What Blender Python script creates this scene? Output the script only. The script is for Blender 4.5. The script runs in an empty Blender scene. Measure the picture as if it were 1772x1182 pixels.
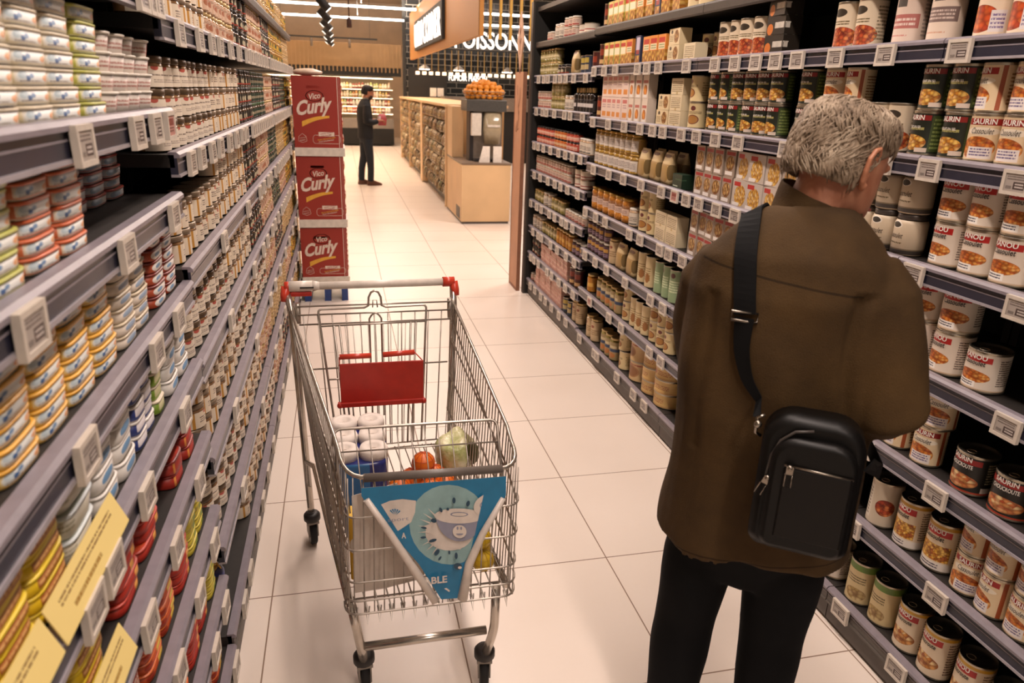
import bpy, math, random
from mathutils import Vector, Matrix, noise
random.seed(7)
PI = math.pi
SC = bpy.context.scene
COL = SC.collection
# ------------------------------------------------------------------ camera
cam_d = bpy.data.cameras.new('camera'); cam = bpy.data.objects.new('camera', cam_d); COL.objects.link(cam)
YAW, PITCH, ROLL = 0.236521436, 0.335627314, 0.0341085544
_w = Vector((math.sin(YAW)*math.cos(PITCH), math.cos(YAW)*math.cos(PITCH), -math.sin(PITCH)))
_r = Vector((math.cos(YAW), -math.sin(YAW), 0)); _u = _r.cross(_w)
_R = _r*math.cos(ROLL)+_u*math.sin(ROLL); _U = _u*math.cos(ROLL)-_r*math.sin(ROLL)
cam.matrix_world = Matrix(((_R.x, _U.x, -_w.x, 0), (_R.y, _U.y, -_w.y, 0), (_R.z, _U.z, -_w.z, 1.6437), (0, 0, 0, 1)))
cam_d.sensor_width = 36; cam_d.lens = 1236.655/1772*36; cam_d.clip_start = 0.02; cam_d.clip_end = 100
SC.camera = cam
cam_d.dof.use_dof = True; cam_d.dof.focus_distance = 2.4; cam_d.dof.aperture_fstop = 4.5
# ------------------------------------------------------------------ world, light, exposure
wd = bpy.data.worlds.new('store_ambience'); SC.world = wd; wd.use_nodes = True
bg = wd.node_tree.nodes['Background']; bg.inputs[0].default_value = (1.0, 0.80, 0.64, 1); bg.inputs[1].default_value = 0.36
SC.view_settings.view_transform = 'Standard'; SC.view_settings.look = 'None'
SC.view_settings.gamma = 1.0; SC.view_settings.exposure = 0.02; SC.view_settings.use_curve_mapping = False
SC.cycles.use_denoising = True; SC.cycles.max_bounces = 6; SC.cycles.diffuse_bounces = 3
def area(name, loc, sx, sy, power, col=(1.0, 0.80, 0.62), rot=(0, 0, 0), spread=PI):
    l = bpy.data.lights.new(name, 'AREA'); l.shape = 'RECTANGLE'; l.size = sx; l.size_y = sy; l.energy = power; l.color = col
    l.spread = spread
    o = bpy.data.objects.new(name, l); COL.objects.link(o); o.location = loc; o.rotation_euler = rot
    return o
WARM = (1.0, 0.835, 0.75)
for i, y in enumerate((-1.0, 0.7, 2.4, 4.1, 5.8, 7.5)):
    area('aisle_lamp', (0.62, y, 3.35), 0.14, 1.25, (34, 39, 38, 36, 33, 31)[i], WARM)
for y in (10.5, 13.5, 17.0, 20.5):
    area('hall_lamp', (1.2, y, 3.95), 2.6, 0.3, 58, (1.0, 0.85, 0.78))
for y, z, p in ((15.4, 3.17, 340), (18.2, 3.19, 340), (21.9, 2.95, 230)):   # added upward fill lights, unseen, brightening the far ceiling and back wall
    area('ceiling_fill', (-.8, y, z), 5.5, 0.06, p, (1.0, 0.86, 0.74), (PI, 0, 0))
area('hall_lamp', (3.2, 7.6, 3.6), 1.0, 1.0, 110, WARM)
area('hall_lamp', (4.2, 14.0, 3.95), 1.5, 1.5, 90, WARM)

# ------------------------------------------------------------------ helpers
def lin(h, a=1.0):
    h = h.lstrip('#'); v = [int(h[i:i+2], 16)/255 for i in (0, 2, 4)]
    return tuple((c/12.92 if c <= .04045 else ((c+.055)/1.055)**2.4) for c in v)+(a,)
class NT:
    """small helper round a material's node tree"""
    def __init__(s, name, rough=.5, metal=0., col=(.8, .8, .8, 1), spec=.5):
        s.m = bpy.data.materials.new(name); s.m.use_nodes = True; s.t = s.m.node_tree
        s.b = s.t.nodes['Principled BSDF']
        s.b.inputs['Roughness'].default_value = rough; s.b.inputs['Metallic'].default_value = metal
        s.b.inputs['Base Color'].default_value = col; s.b.inputs['Specular IOR Level'].default_value = spec
    def n(s, t, **k):
        o = s.t.nodes.new(t)
        for a, b in k.items(): setattr(o, a, b)
        return o
    def lk(s, a, b): s.t.links.new(a, b)
    def val(s, sock, v):
        if isinstance(v, (int, float)): sock.default_value = v
        else: s.lk(v, sock)
    def math(s, op, a, b=0., c=None):
        o = s.n('ShaderNodeMath', operation=op); s.val(o.inputs[0], a); s.val(o.inputs[1], b)
        if c is not None: s.val(o.inputs[2], c)
        return o.outputs[0]
    def mix(s, fac, a, b):
        o = s.n('ShaderNodeMix', data_type='RGBA'); s.val(o.inputs[0], fac)
        for i, v in ((6, a), (7, b)):
            if isinstance(v, tuple): o.inputs[i].default_value = v
            else: s.lk(v, o.inputs[i])
        return o.outputs[2]
    def noise(s, scale, vec=None, detail=3., rough=.5, out=0):
        o = s.n('ShaderNodeTexNoise'); o.inputs['Scale'].default_value = scale; o.inputs['Detail'].default_value = detail
        o.inputs['Roughness'].default_value = rough
        if vec is not None: s.lk(vec, o.inputs['Vector'])
        return o.outputs[out]
    def ramp(s, fac, stops):
        o = s.n('ShaderNodeValToRGB'); e = o.color_ramp.elements
        while len(e) < len(stops): e.new(.5)
        for i, (p, c) in enumerate(stops): e[i].position = p; e[i].color = c
        s.lk(fac, o.inputs[0]); return o.outputs[0]
    def bump(s, h, strength=.3, dist=.002):
        o = s.n('ShaderNodeBump'); o.inputs['Strength'].default_value = strength; o.inputs['Distance'].default_value = dist
        s.lk(h, o.inputs['Height']); s.lk(o.outputs[0], s.b.inputs['Normal'])
    def coord(s, k='Object', scale=None):
        o = s.n('ShaderNodeTexCoord').outputs[k]
        if scale:
            m = s.n('ShaderNodeMapping'); m.inputs['Scale'].default_value = scale; s.lk(o, m.inputs[0]); o = m.outputs[0]
        return o
_mats = {}
def flat(name, hexc, rough=.5, metal=0., spec=.5, var=0.06, scale=30):
    if name in _mats: return _mats[name]
    t = NT(name, rough, metal, lin(hexc), spec)
    c = lin(hexc); n = t.noise(scale, t.coord())
    d = tuple(x*(1-var*2) for x in c[:3])+(1,); l = tuple(min(1, x*(1+var)) for x in c[:3])+(1,)
    t.lk(t.ramp(n, [(.3, d), (.7, l)]), t.b.inputs['Base Color'])
    _mats[name] = t.m; return t.m
def emis(name, col, power):
    t = NT(name); t.b.inputs['Emission Color'].default_value = col; t.b.inputs['Emission Strength'].default_value = power
    t.b.inputs['Base Color'].default_value = col; return t.m
def label_mat(name, base, layers, rough=.45, metal=0.):
    """printed pack artwork laid over the pack's UV (u around the pack, v up it)"""
    if name in _mats: return _mats[name]
    t = NT(name, rough, metal)
    uv = t.n('ShaderNodeUVMap'); sp = t.n('ShaderNodeSeparateXYZ'); t.lk(uv.outputs[0], sp.inputs[0])
    u, v = sp.outputs[0], sp.outputs[1]
    cur = lin(base); food = None
    for L in layers:
        k = L[0]
        if k in ('rect', 'text', 'foodrect', 'bars'):
            _, u0, u1, v0, v1, c = L[:6]
            m = t.math('MULTIPLY', t.math('LESS_THAN', t.math('ABSOLUTE', t.math('SUBTRACT', u, (u0+u1)/2)), (u1-u0)/2),
                       t.math('LESS_THAN', t.math('ABSOLUTE', t.math('SUBTRACT', v, (v0+v1)/2)), (v1-v0)/2))
        else:
            _, u0, v0, ru, rv, c = L[:6]
            a = t.math('DIVIDE', t.math('SUBTRACT', u, u0), ru); b = t.math('DIVIDE', t.math('SUBTRACT', v, v0), rv)
            m = t.math('LESS_THAN', t.math('ADD', t.math('MULTIPLY', a, a), t.math('MULTIPLY', b, b)), 1.0)
        if k == 'text':
            rows = L[6] if len(L) > 6 else 3
            fr = t.math('FRACT', t.math('MULTIPLY', t.math('SUBTRACT', v, v0), rows/(v1-v0)))
            m = t.math('MULTIPLY', m, t.math('LESS_THAN', t.math('ABSOLUTE', t.math('SUBTRACT', fr, .5)), .27))
            cb = t.n('ShaderNodeCombineXYZ'); t.lk(t.math('MULTIPLY', u, 160.), cb.inputs[0])
            t.lk(t.math('FLOOR', t.math('MULTIPLY', v, rows/(v1-v0))), cb.inputs[1])
            m = t.math('MULTIPLY', m, t.math('GREATER_THAN', t.noise(.9, cb.outputs[0], 1.), .42))
        if k == 'bars':
            m = t.math('MULTIPLY', m, t.math('GREATER_THAN', t.math('FRACT', t.math('MULTIPLY', u, 90.)), .45))
        if k in ('food', 'foodrect'):
            vo = t.n('ShaderNodeTexVoronoi'); vo.inputs['Scale'].default_value = L[6] if len(L) > 6 else 16.
            mp = t.n('ShaderNodeMapping'); mp.inputs['Scale'].default_value = (1.9, 1, 1); t.lk(uv.outputs[0], mp.inputs[0]); t.lk(mp.outputs[0], vo.inputs[0])
            cc = c if isinstance(c, (list, tuple)) else [c]
            cc = [lin(x) for x in cc]
            sx = t.n('ShaderNodeSeparateXYZ'); t.lk(vo.outputs['Color'], sx.inputs[0])
            col = t.ramp(sx.outputs[0], [((i+.5)/len(cc), x) for i, x in enumerate(cc)])
            dk = t.ramp(vo.outputs['Distance'], [(.25, (1, 1, 1, 1)), (.75, (.45, .35, .3, 1))])
            mm = t.n('ShaderNodeMix', data_type='RGBA', blend_type='MULTIPLY'); mm.inputs[0].default_value = 1
            t.lk(col, mm.inputs[6]); t.lk(dk, mm.inputs[7]); c2 = mm.outputs[2]
        else: c2 = lin(c)
        cur = t.mix(m, cur, c2)
    if isinstance(cur, tuple): t.b.inputs['Base Color'].default_value = cur
    else: t.lk(cur, t.b.inputs['Base Color'])
    _mats[name] = t.m; return t.m

class MB:
    def __init__(s): s.v = []; s.f = []; s.mi = []; s.uv = []; s.sm = []
    def face(s, idx, mi=0, uv=None, sm=False):
        s.f.append(idx); s.mi.append(mi); s.uv.append(uv or [(.02, .02)]*len(idx)); s.sm.append(sm)
    def add(s, o, M=None, off=0):
        b = len(s.v); s.v += [tuple(M @ Vector(p)) for p in o.v] if M else list(o.v)
        for f, m, u, q in zip(o.f, o.mi, o.uv, o.sm): s.f.append([b+i for i in f]); s.mi.append(m+off); s.uv.append(u); s.sm.append(q)
        return s
    def box(s, x0, x1, y0, y1, z0, z1, mi=0, front=None):
        """front: material index for the -y face (UV 0..1)"""
        b = len(s.v)
        s.v += [(x0, y0, z0), (x1, y0, z0), (x1, y1, z0), (x0, y1, z0), (x0, y0, z1), (x1, y0, z1), (x1, y1, z1), (x0, y1, z1)]
        q = [(0, 0), (1, 0), (1, 1), (0, 1)]
        s.face([b, b+1, b+5, b+4], mi if front is None else front, q)
        s.face([b+1, b+2, b+6, b+5], mi, [(.93, 0), (.99, 0), (.99, 1), (.93, 1)]); s.face([b+2, b+3, b+7, b+6], mi, q)
        s.face([b+3, b, b+4, b+7], mi, [(.01, 0), (.07, 0), (.07, 1), (.01, 1)])
        s.face([b+4, b+5, b+6, b+7], mi, [(.02, .97), (.98, .97), (.98, .99), (.02, .99)]); s.face([b+3, b+2, b+1, b], mi)
        return s
    def loft(s, rings, mi=0, cap=True, sm=True, uvv=None, close=True, mis=None):
        b = len(s.v); n = len(rings[0]); m = len(rings)
        for r in rings: s.v += [tuple(p) for p in r]
        for i in range(m-1):
            v0, v1 = (uvv[i], uvv[i+1]) if uvv else (i/(m-1), (i+1)/(m-1))
            for j in range(n if close else n-1):
                k = (j+1) % n
                s.face([b+i*n+j, b+i*n+k, b+(i+1)*n+k, b+(i+1)*n+j], mis[i] if mis else mi, [(j/n, v0), ((j+1)/n, v0), ((j+1)/n, v1), (j/n, v1)], sm)
        if cap and close:
            s.face([b+n-1-j for j in range(n)], mis[0] if mis else mi); s.face([b+(m-1)*n+j for j in range(n)], mis[-1] if mis else mi)
        return s
    def lathe(s, prof, n=20, mi=0, cx=0, cy=0, cz=0, sx=1, sy=1, cap=True, sm=True, mis=None, uvv=None, power=None):
        """prof [(r,z)]; angle starts at +y (the back) so u=.5 is the front (-y)"""
        rings = []
        for r, z in prof:
            ring = []
            for j in range(n):
                a = PI/2+2*PI*j/n; c, q = math.cos(a), math.sin(a)
                if power: c = math.copysign(abs(c)**power, c); q = math.copysign(abs(q)**power, q)
                ring.append((cx+r*sx*c, cy+r*sy*q, cz+z))
            rings.append(ring)
        zs = [p[1] for p in prof]; z0, z1 = min(zs), max(zs)
        return s.loft(rings, mi, cap, sm, uvv or [(z-z0)/max(1e-6, z1-z0) for z in zs], True, mis)
    def tube(s, pts, r, n=6, mi=0, cap=True, closed=False):
        pts = [Vector(p) for p in pts]; rings = []; m = len(pts); up = None
        for i, p in enumerate(pts):
            if closed: t = (pts[(i+1) % m]-pts[i-1]).normalized()
            else: t = (pts[min(i+1, m-1)]-pts[max(i-1, 0)]).normalized()
            if up is None: up = Vector((0, 0, 1)) if abs(t.z) < .9 else Vector((1, 0, 0))
            a = (up-t*up.dot(t))
            if a.length < 1e-4: a = Vector((0, 1, 0)).cross(t)
            a.normalize(); up = a; c = t.cross(a); rr = r[i] if isinstance(r, (list, tuple)) else r
            rings.append([p+a*rr*math.cos(2*PI*j/n)+c*rr*math.sin(2*PI*j/n) for j in range(n)])
        if closed: rings.append(rings[0]); return s.loft(rings, mi, False)
        return s.loft(rings, mi, cap)
    def bar(s, p, q, r, n=6, mi=0): return s.tube([p, q], r, n, mi)
    def poly(s, pts, mi=0, uv=None):
        b = len(s.v); s.v += [tuple(p) for p in pts]; s.face(list(range(b, b+len(pts))), mi, uv); return s
    def prism(s, out, d, mi=0, axis='y', at=0.):
        """extrude an outline [(a,b)] from at to at+d along an axis"""
        n = len(out); b = len(s.v)
        def P(a, c, t): return {'y': (a, t, c), 'x': (t, a, c), 'z': (a, c, t)}[axis]
        s.v += [P(a, c, at) for a, c in out]+[P(a, c, at+d) for a, c in out]
        s.face(list(range(b, b+n)), mi); s.face([b+n+n-1-i for i in range(n)], mi)
        for i in range(n):
            k = (i+1) % n; s.face([b+k, b+i, b+n+i, b+n+k], mi)
        return s
    def sphere(s, c, r, n=12, m=8, mi=0, sc=(1, 1, 1)):
        rings = []
        for i in range(m+1):
            t = -PI/2+PI*i/m; rr = max(1e-4, math.cos(t))
            rings.append([(c[0]+r*sc[0]*rr*math.cos(2*PI*j/n), c[1]+r*sc[1]*rr*math.sin(2*PI*j/n), c[2]+r*sc[2]*math.sin(t)) for j in range(n)])
        return s.loft(rings, mi, False)
    def mesh(s, name, mats):
        me = bpy.data.meshes.new(name); me.from_pydata(s.v, [], s.f)
        for m in mats: me.materials.append(m)
        me.polygons.foreach_set('material_index', s.mi); me.polygons.foreach_set('use_smooth', s.sm)
        uvl = me.uv_layers.new(name='UVMap'); fl = []
        for u in s.uv:
            for a in u: fl += a
        uvl.data.foreach_set('uv', fl); me.update(); return me
def link(name, me, parent=None, loc=None, rz=0.):
    o = bpy.data.objects.new(name, me); COL.objects.link(o)
    if parent is not None: o.parent = parent
    if loc is not None: o.location = loc
    if rz: o.rotation_euler = (0, 0, rz)
    return o
def obj(name, mb, mats, parent=None, loc=None, rz=0., bevel=0.):
    if not isinstance(mats, (list, tuple)): mats = [mats]
    o = link(name, mb.mesh(name, mats), parent, loc, rz)
    if bevel:
        b = o.modifiers.new('bevel', 'BEVEL'); b.width = bevel; b.segments = 2; b.limit_method = 'ANGLE'
    return o
def empty(name, loc=(0, 0, 0), rz=0.):
    o = bpy.data.objects.new(name, None); COL.objects.link(o); o.location = loc; o.rotation_euler = (0, 0, rz); o.empty_display_size = .05
    return o
def tag(o, label, cat, group=None, kind=None):
    o['label'] = label; o['category'] = cat
    if group: o['group'] = group
    if kind: o['kind'] = kind
    return o
def struct(name, mb, mats, label=None):
    o = obj(name, mb, mats); o['kind'] = 'structure'
    if label: o['label'] = label
    return o
_tc = {}
def text2d(s, bold=0.0, shear=0.0, ext=0., bev=0.):
    k = (s, bold, shear, ext, bev)
    if k in _tc: return _tc[k]
    cu = bpy.data.curves.new('lettering', 'FONT'); cu.body = s; cu.offset = bold; cu.shear = shear; cu.align_x = 'CENTER'
    cu.resolution_u = 3; cu.extrude = ext; cu.bevel_depth = bev; cu.bevel_resolution = 1
    o = bpy.data.objects.new('lettering', cu); COL.objects.link(o); bpy.context.view_layer.update()
    me = bpy.data.meshes.new_from_object(o.evaluated_get(bpy.context.evaluated_depsgraph_get()))
    vs = [tuple(v.co) for v in me.vertices]; fs = [list(p.vertices) for p in me.polygons]
    bpy.data.objects.remove(o); bpy.data.curves.remove(cu); bpy.data.meshes.remove(me)
    xs = [v[0] for v in vs]; ys = [v[1] for v in vs]; cx = (min(xs)+max(xs))/2; cy = (min(ys)+max(ys))/2
    w = max(xs)-min(xs); h = max(ys)-min(ys)
    _tc[k] = ([((v[0]-cx)/w, (v[1]-cy)/h, v[2]) for v in vs], fs, w/h)
    return _tc[k]
def put_text(mb, s, w, h, fn, mi, bold=0.01, shear=0., ext=0., bev=0.):
    """fn maps (a,b,depth) in metres to a point"""
    vs, fs, _ = text2d(s, bold, shear, ext, bev); b = len(mb.v)
    mb.v += [tuple(fn(v[0]*w, v[1]*h, v[2])) for v in vs]
    for f in fs: mb.face([b+i for i in f], mi)
def cylmap(R, z, a0=0.):
    return lambda a, b, d: ((R+.0006)*math.sin(a/R+a0), -(R+.0006)*math.cos(a/R+a0), z+b)
def flatmap(x, y, z): return lambda a, b, d: (x+a, y-d, z+b)
ORD = ['zeroth', 'first', 'second', 'third', 'fourth', 'fifth', 'sixth', 'seventh', 'eighth', 'ninth', 'tenth', 'eleventh', 'twelfth', 'thirteenth', 'fourteenth',
       'fifteenth', 'sixteenth', 'seventeenth', 'eighteenth', 'nineteenth']
def nth(n):
    if n < 20: return ORD[n]
    t = ['', '', 'twent', 'thirt', 'fort', 'fift', 'sixt', 'sevent', 'eight', 'ninet'][n//10]
    return t+'ieth' if n % 10 == 0 else t+'y-'+ORD[n % 10]
# ------------------------------------------------------------------ setting: floor, walls, ceiling
t = NT('polished floor tiles', .3, 0, spec=.45)
co = t.coord('Object'); sp = t.n('ShaderNodeSeparateXYZ'); t.lk(co, sp.inputs[0])
def grout(ax, off):
    fr = t.math('FRACT', t.math('DIVIDE', t.math('ADD', sp.outputs[ax], off), .6))
    d = t.math('SUBTRACT', .5, t.math('ABSOLUTE', t.math('SUBTRACT', fr, .5)))
    return t.math('LESS_THAN', d, .0038)
gx = grout(0, 60.-.9052); gy = grout(1, 60.-.3264)
g = t.math('MAXIMUM', gx, gy)
n1 = t.noise(1.3, co, 4.); n2 = t.noise(70., co, 2.)
base = t.ramp(n1, [(.3, lin('#e6d8cb')), (.7, lin('#eee1d5'))])
base = t.mix(t.math('MULTIPLY', n2, .12), base, lin('#d8c8b8'))
t.lk(t.mix(g, base, lin('#8f7764')), t.b.inputs['Base Color'])
t.lk(t.math('MULTIPLY_ADD', n1, .18, t.math('MULTIPLY_ADD', g, .4, .24)), t.b.inputs['Roughness'])
FLOOR = t.m
fl = struct('floor', MB().box(-5, 9, -3, 27, -.1, 0), FLOOR, 'pale cream square floor tiles with brown grout lines')
M_ceil = flat('beige ceiling paint', '#d6c2a8', .8, scale=2)
M_ceilw = flat('beige wall paint', '#d2bba2', .85, scale=2)
M_black = flat('matt black paint', '#15130f', .7)
struct('ceiling', MB().box(-5, 9, -3, 27, 4.3, 4.4), M_ceil)
struct('wall_back', MB().box(-5, 9, 26.6, 26.8, 0, 4.3), M_ceilw)
struct('wall_left', MB().box(-5.1, -5, -3, 27, 0, 4.3), M_ceilw)
struct('wall_right', MB().box(9, 9.1, -3, 27, 0, 4.3), M_ceilw)
# glossy black metro tiles
t = NT('black metro tiles', .18, 0, spec=.5)
br = t.n('ShaderNodeTexBrick'); br.inputs['Scale'].default_value = 1.; br.inputs['Brick Width'].default_value = .3; br.inputs['Row Height'].default_value = .13
br.inputs['Mortar Size'].default_value = .008; br.inputs['Color1'].default_value = lin('#0c0d0d'); br.inputs['Color2'].default_value = lin('#141616'); br.inputs['Mortar'].default_value = lin('#6f6a62')
mp = t.n('ShaderNodeMapping'); mp.inputs['Rotation'].default_value = (PI/2, 0, 0); t.lk(t.coord('Object'), mp.inputs[0]); t.lk(mp.outputs[0], br.inputs[0])
t.lk(br.outputs[0], t.b.inputs['Base Color'])
M_tile = t.m
struct('wall_fish_counter', MB().box(1.62, 9, 18.6, 18.75, 0, 4.3), M_tile, 'black glossy metro tiled wall behind the fish counter')
t = NT('ribbed wood cladding', .5)
sp = t.n('ShaderNodeSeparateXYZ'); t.lk(t.coord('Object'), sp.inputs[0])
rib = t.math('FRACT', t.math('MULTIPLY', t.math('ADD', sp.outputs[0], sp.outputs[1]), 16.))
t.lk(t.mix(t.math('LESS_THAN', rib, .18), lin('#b07834'), lin('#6e4719')), t.b.inputs['Base Color'])
M_rib = t.m
# slatted bulkhead over the chilled cabinets
M_fascia = flat('pale oak fascia', '#947650', .6, scale=3)
mb = MB().box(-5, 1.78, 22.1, 22.3, 2.18, 2.80)
for i in range(48):
    x = -3.6+i*.112
    mb.box(x, x+.03, 22.07, 22.1, 2.05, 2.80)
struct('wall_bulkhead', mb, M_fascia, 'pale oak slatted bulkhead with comb-like lower edge above the chilled shelves')
struct('trim_bulkhead', MB().box(-5, 1.78, 22.12, 22.25, 1.95, 2.18), M_black)
struct('trim_fish_wall', MB().box(1.55, 1.619, 18.58, 18.77, 0, 4.3), M_black)

# ------------------------------------------------------------------ gondola shelving
M_steel = flat('dark grey shelf steel', '#2c2825', .55, .2)
M_back = flat('black perforated back panel', '#100e0d', .8)
M_plinth = flat('grey brown plinth', '#57504b', .5)
M_lip = flat('translucent grey rail lip', '#857d84', .4)
M_face = flat('navy price rail', '#2b2b3a', .32, 0, .6)
M_edge = flat('clear rail edge', '#958e92', .3)
M_dark = flat('dark charcoal shelf front', '#3a342f', .45)
M_base = flat('grey metal shelf base', '#5d5650', .5)
def rail_mb(y0, y1, x, s, dark=False):
    """price rail on the shelf front; s=+1 rail faces +x, -1 faces -x; z relative to the shelf top"""
    m = MB()
    def prof(pts, mi):
        n = len(pts); b = len(m.v)
        m.v += [(x+s*a, y0+.002, c) for a, c in pts]+[(x+s*a, y1-.002, c) for a, c in pts]
        m.face(list(range(b, b+n)), mi); m.face([b+2*n-1-i for i in range(n)], mi)
        for i in range(n):
            k = (i+1) % n; m.face([b+k, b+i, b+n+i, b+n+k], mi)
    if dark:
        prof([(-.01, .002), (.006, .002), (.008, -.006), (.008, -.034), (.0, -.04), (-.01, -.04)], 0); return m
    prof([(-.012, .004), (.006, .004), (.012, -.002), (.012, -.009), (-.012, -.009)], 0)
    prof([(-.01, -.009), (.006, -.009), (.006, -.045), (-.01, -.045)], 1)
    prof([(.006, -.020), (.0068, -.020), (.0068, -.023), (.006, -.023)], 0)
    prof([(-.01, -.045), (.009, -.045), (.010, -.051), (-.01, -.051)], 2)
    return m
ROD = flat('black wire divider', '#1d1b1b', .4, .3)
def gondola(name, side, y0, y1, x, levels, top, label, depth=.5, darktop=True, endwall=None, basep=.0):
    """side -1: right hand shelving whose fronts face -x; +1: left hand shelving facing +x"""
    g = empty('shelving_unit', (x, (y0+y1)/2, 0)); tag(g, label, 'shelves', 'supermarket shelving bays')
    ox, oy = x, (y0+y1)/2
    def loc(m): m.v = [(a-ox, b-oy, c) for a, b, c in m.v]; return m
    xb = x-side*depth
    obj('back_panel', loc(MB().box(min(xb, xb-side*.03), max(xb, xb-side*.03), y0, y1, 0, top)), M_back, g)
    for yy in (y0+.015, y1-.015):
        obj('upright', loc(MB().box(min(xb, xb+side*.05), max(xb, xb+side*.05), yy-.012, yy+.012, 0, top)), M_steel, g)
    for i, z in enumerate(levels):
        last = i == 0
        m = MB().box(min(x, xb), max(x, xb), y0+.002, y1-.002, z-.03 if not last else .105, z-.002)
        s = obj('shelf', loc(m), M_steel, g)
        dark = darktop and i == len(levels)-1
        r = rail_mb(y0, y1, x, side, dark); r.v = [(a, b, c+z) for a, b, c in r.v]
        obj('price_rail', loc(r), [M_dark if dark else M_lip, M_face, M_edge] if i else [M_lip, M_base, M_base], s)
    xp = x-side*.004
    obj('plinth', loc(MB().box(min(xp, xp-side*.03), max(xp, xp-side*.03), y0+.002, y1-.002, .012, levels[0]-.045)), M_plinth, g)
    obj('kick_strip', loc(MB().box(min(xp-side*.01, xp-side*.04), max(xp-side*.01, xp-side*.04), y0, y1, 0, .02)), M_black, g)
    if darktop and top > levels[-1]+.1:
        obj('canopy', loc(MB().box(min(x, xb), max(x, xb), y0, y1, top-.03, top)), M_dark, g)
    return g
XR, XL = 1.515, -.362
YR = [.31, 1.67, 3.03, 4.41, 5.80]
RLV = [.13, .43, .695, .965, 1.24, 1.515, 1.805, 2.02]
RL3 = [.14, .377, .597, .815, 1.05, 1.275, 1.535, 1.77, 2.01]
BN = {'R1': "right shelving's nearest bay", 'R2': "right shelving's second bay", 'R3': "right shelving's third bay", 'R4': "right shelving's farthest bay",
      'L1': "left shelving's nearest bay", 'L2': "left shelving's second bay", 'L3': "left shelving's third bay", 'L4': "left shelving's fourth bay", 'L5': "left shelving's farthest bay"}
gondola('R', -1, -1.05, .31, XR, RLV, 2.6, 'black shelving bay beside the camera, just past the frame edge', darktop=True)
gondola('R', -1, YR[0], YR[1], XR, RLV, 2.6, 'nearest right shelving bay, stocked with large stew cans beside the old shopper')
gondola('R', -1, YR[1], YR[2], XR, RLV, 2.6, 'second right shelving bay, partly hidden behind the old shopper')
gondola('R', -1, YR[2], YR[3], XR, RLV, 2.26, 'third right shelving bay of cream packets and gold-lidded jars')
gondola('R', -1, YR[3], YR[4], XR, RL3, 2.26, 'farthest right shelving bay with small jars and close-set shelves')
ep = empty('end_panel', (XR, 5.83, 0)); tag(ep, 'tall black end panel closing the far end of the right shelving', 'panel')
obj('board', MB().box(-.02, .56, -.025, .03, 0, 2.3), M_black, ep); obj('edge_strip', MB().box(-.035, -.02, -.025, .035, 0, 2.3), M_dark, ep)
YL = [1.755, 3.11, 4.2, 5.3, 6.38]
LLV1 = [.14, .375, .595, .81, 1.005, 1.20, 1.405, 1.585, 1.82]
LLV2 = [.17, .46, .73, .99, 1.23, 1.49, 1.775, 2.005]
gondola('L', 1, .40, YL[0], XL, LLV1, 2.1, 'nearest left shelving bay, eight close shelves of flat tins', darktop=False)
for i, w in enumerate(('second left shelving bay, white-labelled jars stacked three high', 'third left shelving bay of cream and dark jars',
                       'fourth left shelving bay of pale and yellow jars', 'farthest left shelving bay of yellow jars by the red cartons')):
    gondola('L', 1, YL[i], YL[i+1], XL, LLV2, 2.3, w)

# ------------------------------------------------------------------ electronic price tags
M_tf = flat('ivory tag frame', '#cfc4b6', .4)
M_ts = label_mat('tag display', '#a79d94', [('rect', .42, .95, .12, .55, '#4a3d3a'), ('text', .08, .9, .62, .9, '#5b4e4a', 2), ('text', .5, .9, .18, .5, '#c9c0b8', 2), ('bars', .08, .36, .12, .3, '#3a3230')], .35)
M_tsr = label_mat('red promo tag display', '#b9837a', [('rect', .1, .9, .5, .85, '#7c332d'), ('text', .15, .85, .15, .45, '#5b2a26', 2)], .35)
def tag_meshes(w=.072, h=.056):
    f = MB(); a = w/2; b = h/2; k = .008
    f.box(-a, a, 0, .006, -b, b); 
    f.box(-a, a, -.004, 0, b-k, b); f.box(-a, a, -.004, 0, -b, -b+k); f.box(-a, -a+k, -.004, 0, -b+k, b-k); f.box(a-k, a, -.004, 0, -b+k, b-k)
    s = MB(); s.box(-a+k+.0004, a-k-.0004, -.0022, -.0004, -b+k+.0004, b-k-.0004, 0, 0)
    return f, s
_f, _s = tag_meshes()
TM = (_f.mesh('price_tag', [M_tf]), _s.mesh('screen', [M_ts]), _s.mesh('screen', [M_tsr]))
_tagn = {}
def price_tag(bay, lv, side, x, y, z, red=False, tilt=0.):
    k = (bay, lv); _tagn[k] = _tagn.get(k, 0)+1
    o = link('price_tag', TM[0], None, (x+side*.0165, y, z-.03), 0)
    o.rotation_euler = (tilt, 0, PI/2*side)
    tag(o, '%s price tag, %s from camera, on %s shelf up, %s' % ('red-screened' if red else 'ivory-framed', nth(_tagn[k]), nth(lv+1), BN[bay]), 'price tag', 'electronic price tags')
    link('screen', TM[2 if red else 1], o)
def tag_row(bay, lv, side, x, z, ys, reds=()):
    for i, y in enumerate(sorted(ys)): price_tag(bay, lv, side, x, y, z, i in reds, random.uniform(-.03, .03))
def spread(a, b, n, j=.25):
    d = (b-a)/n; return [a+d*(i+.5)+random.uniform(-j, j)*d for i in range(n)]
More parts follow.
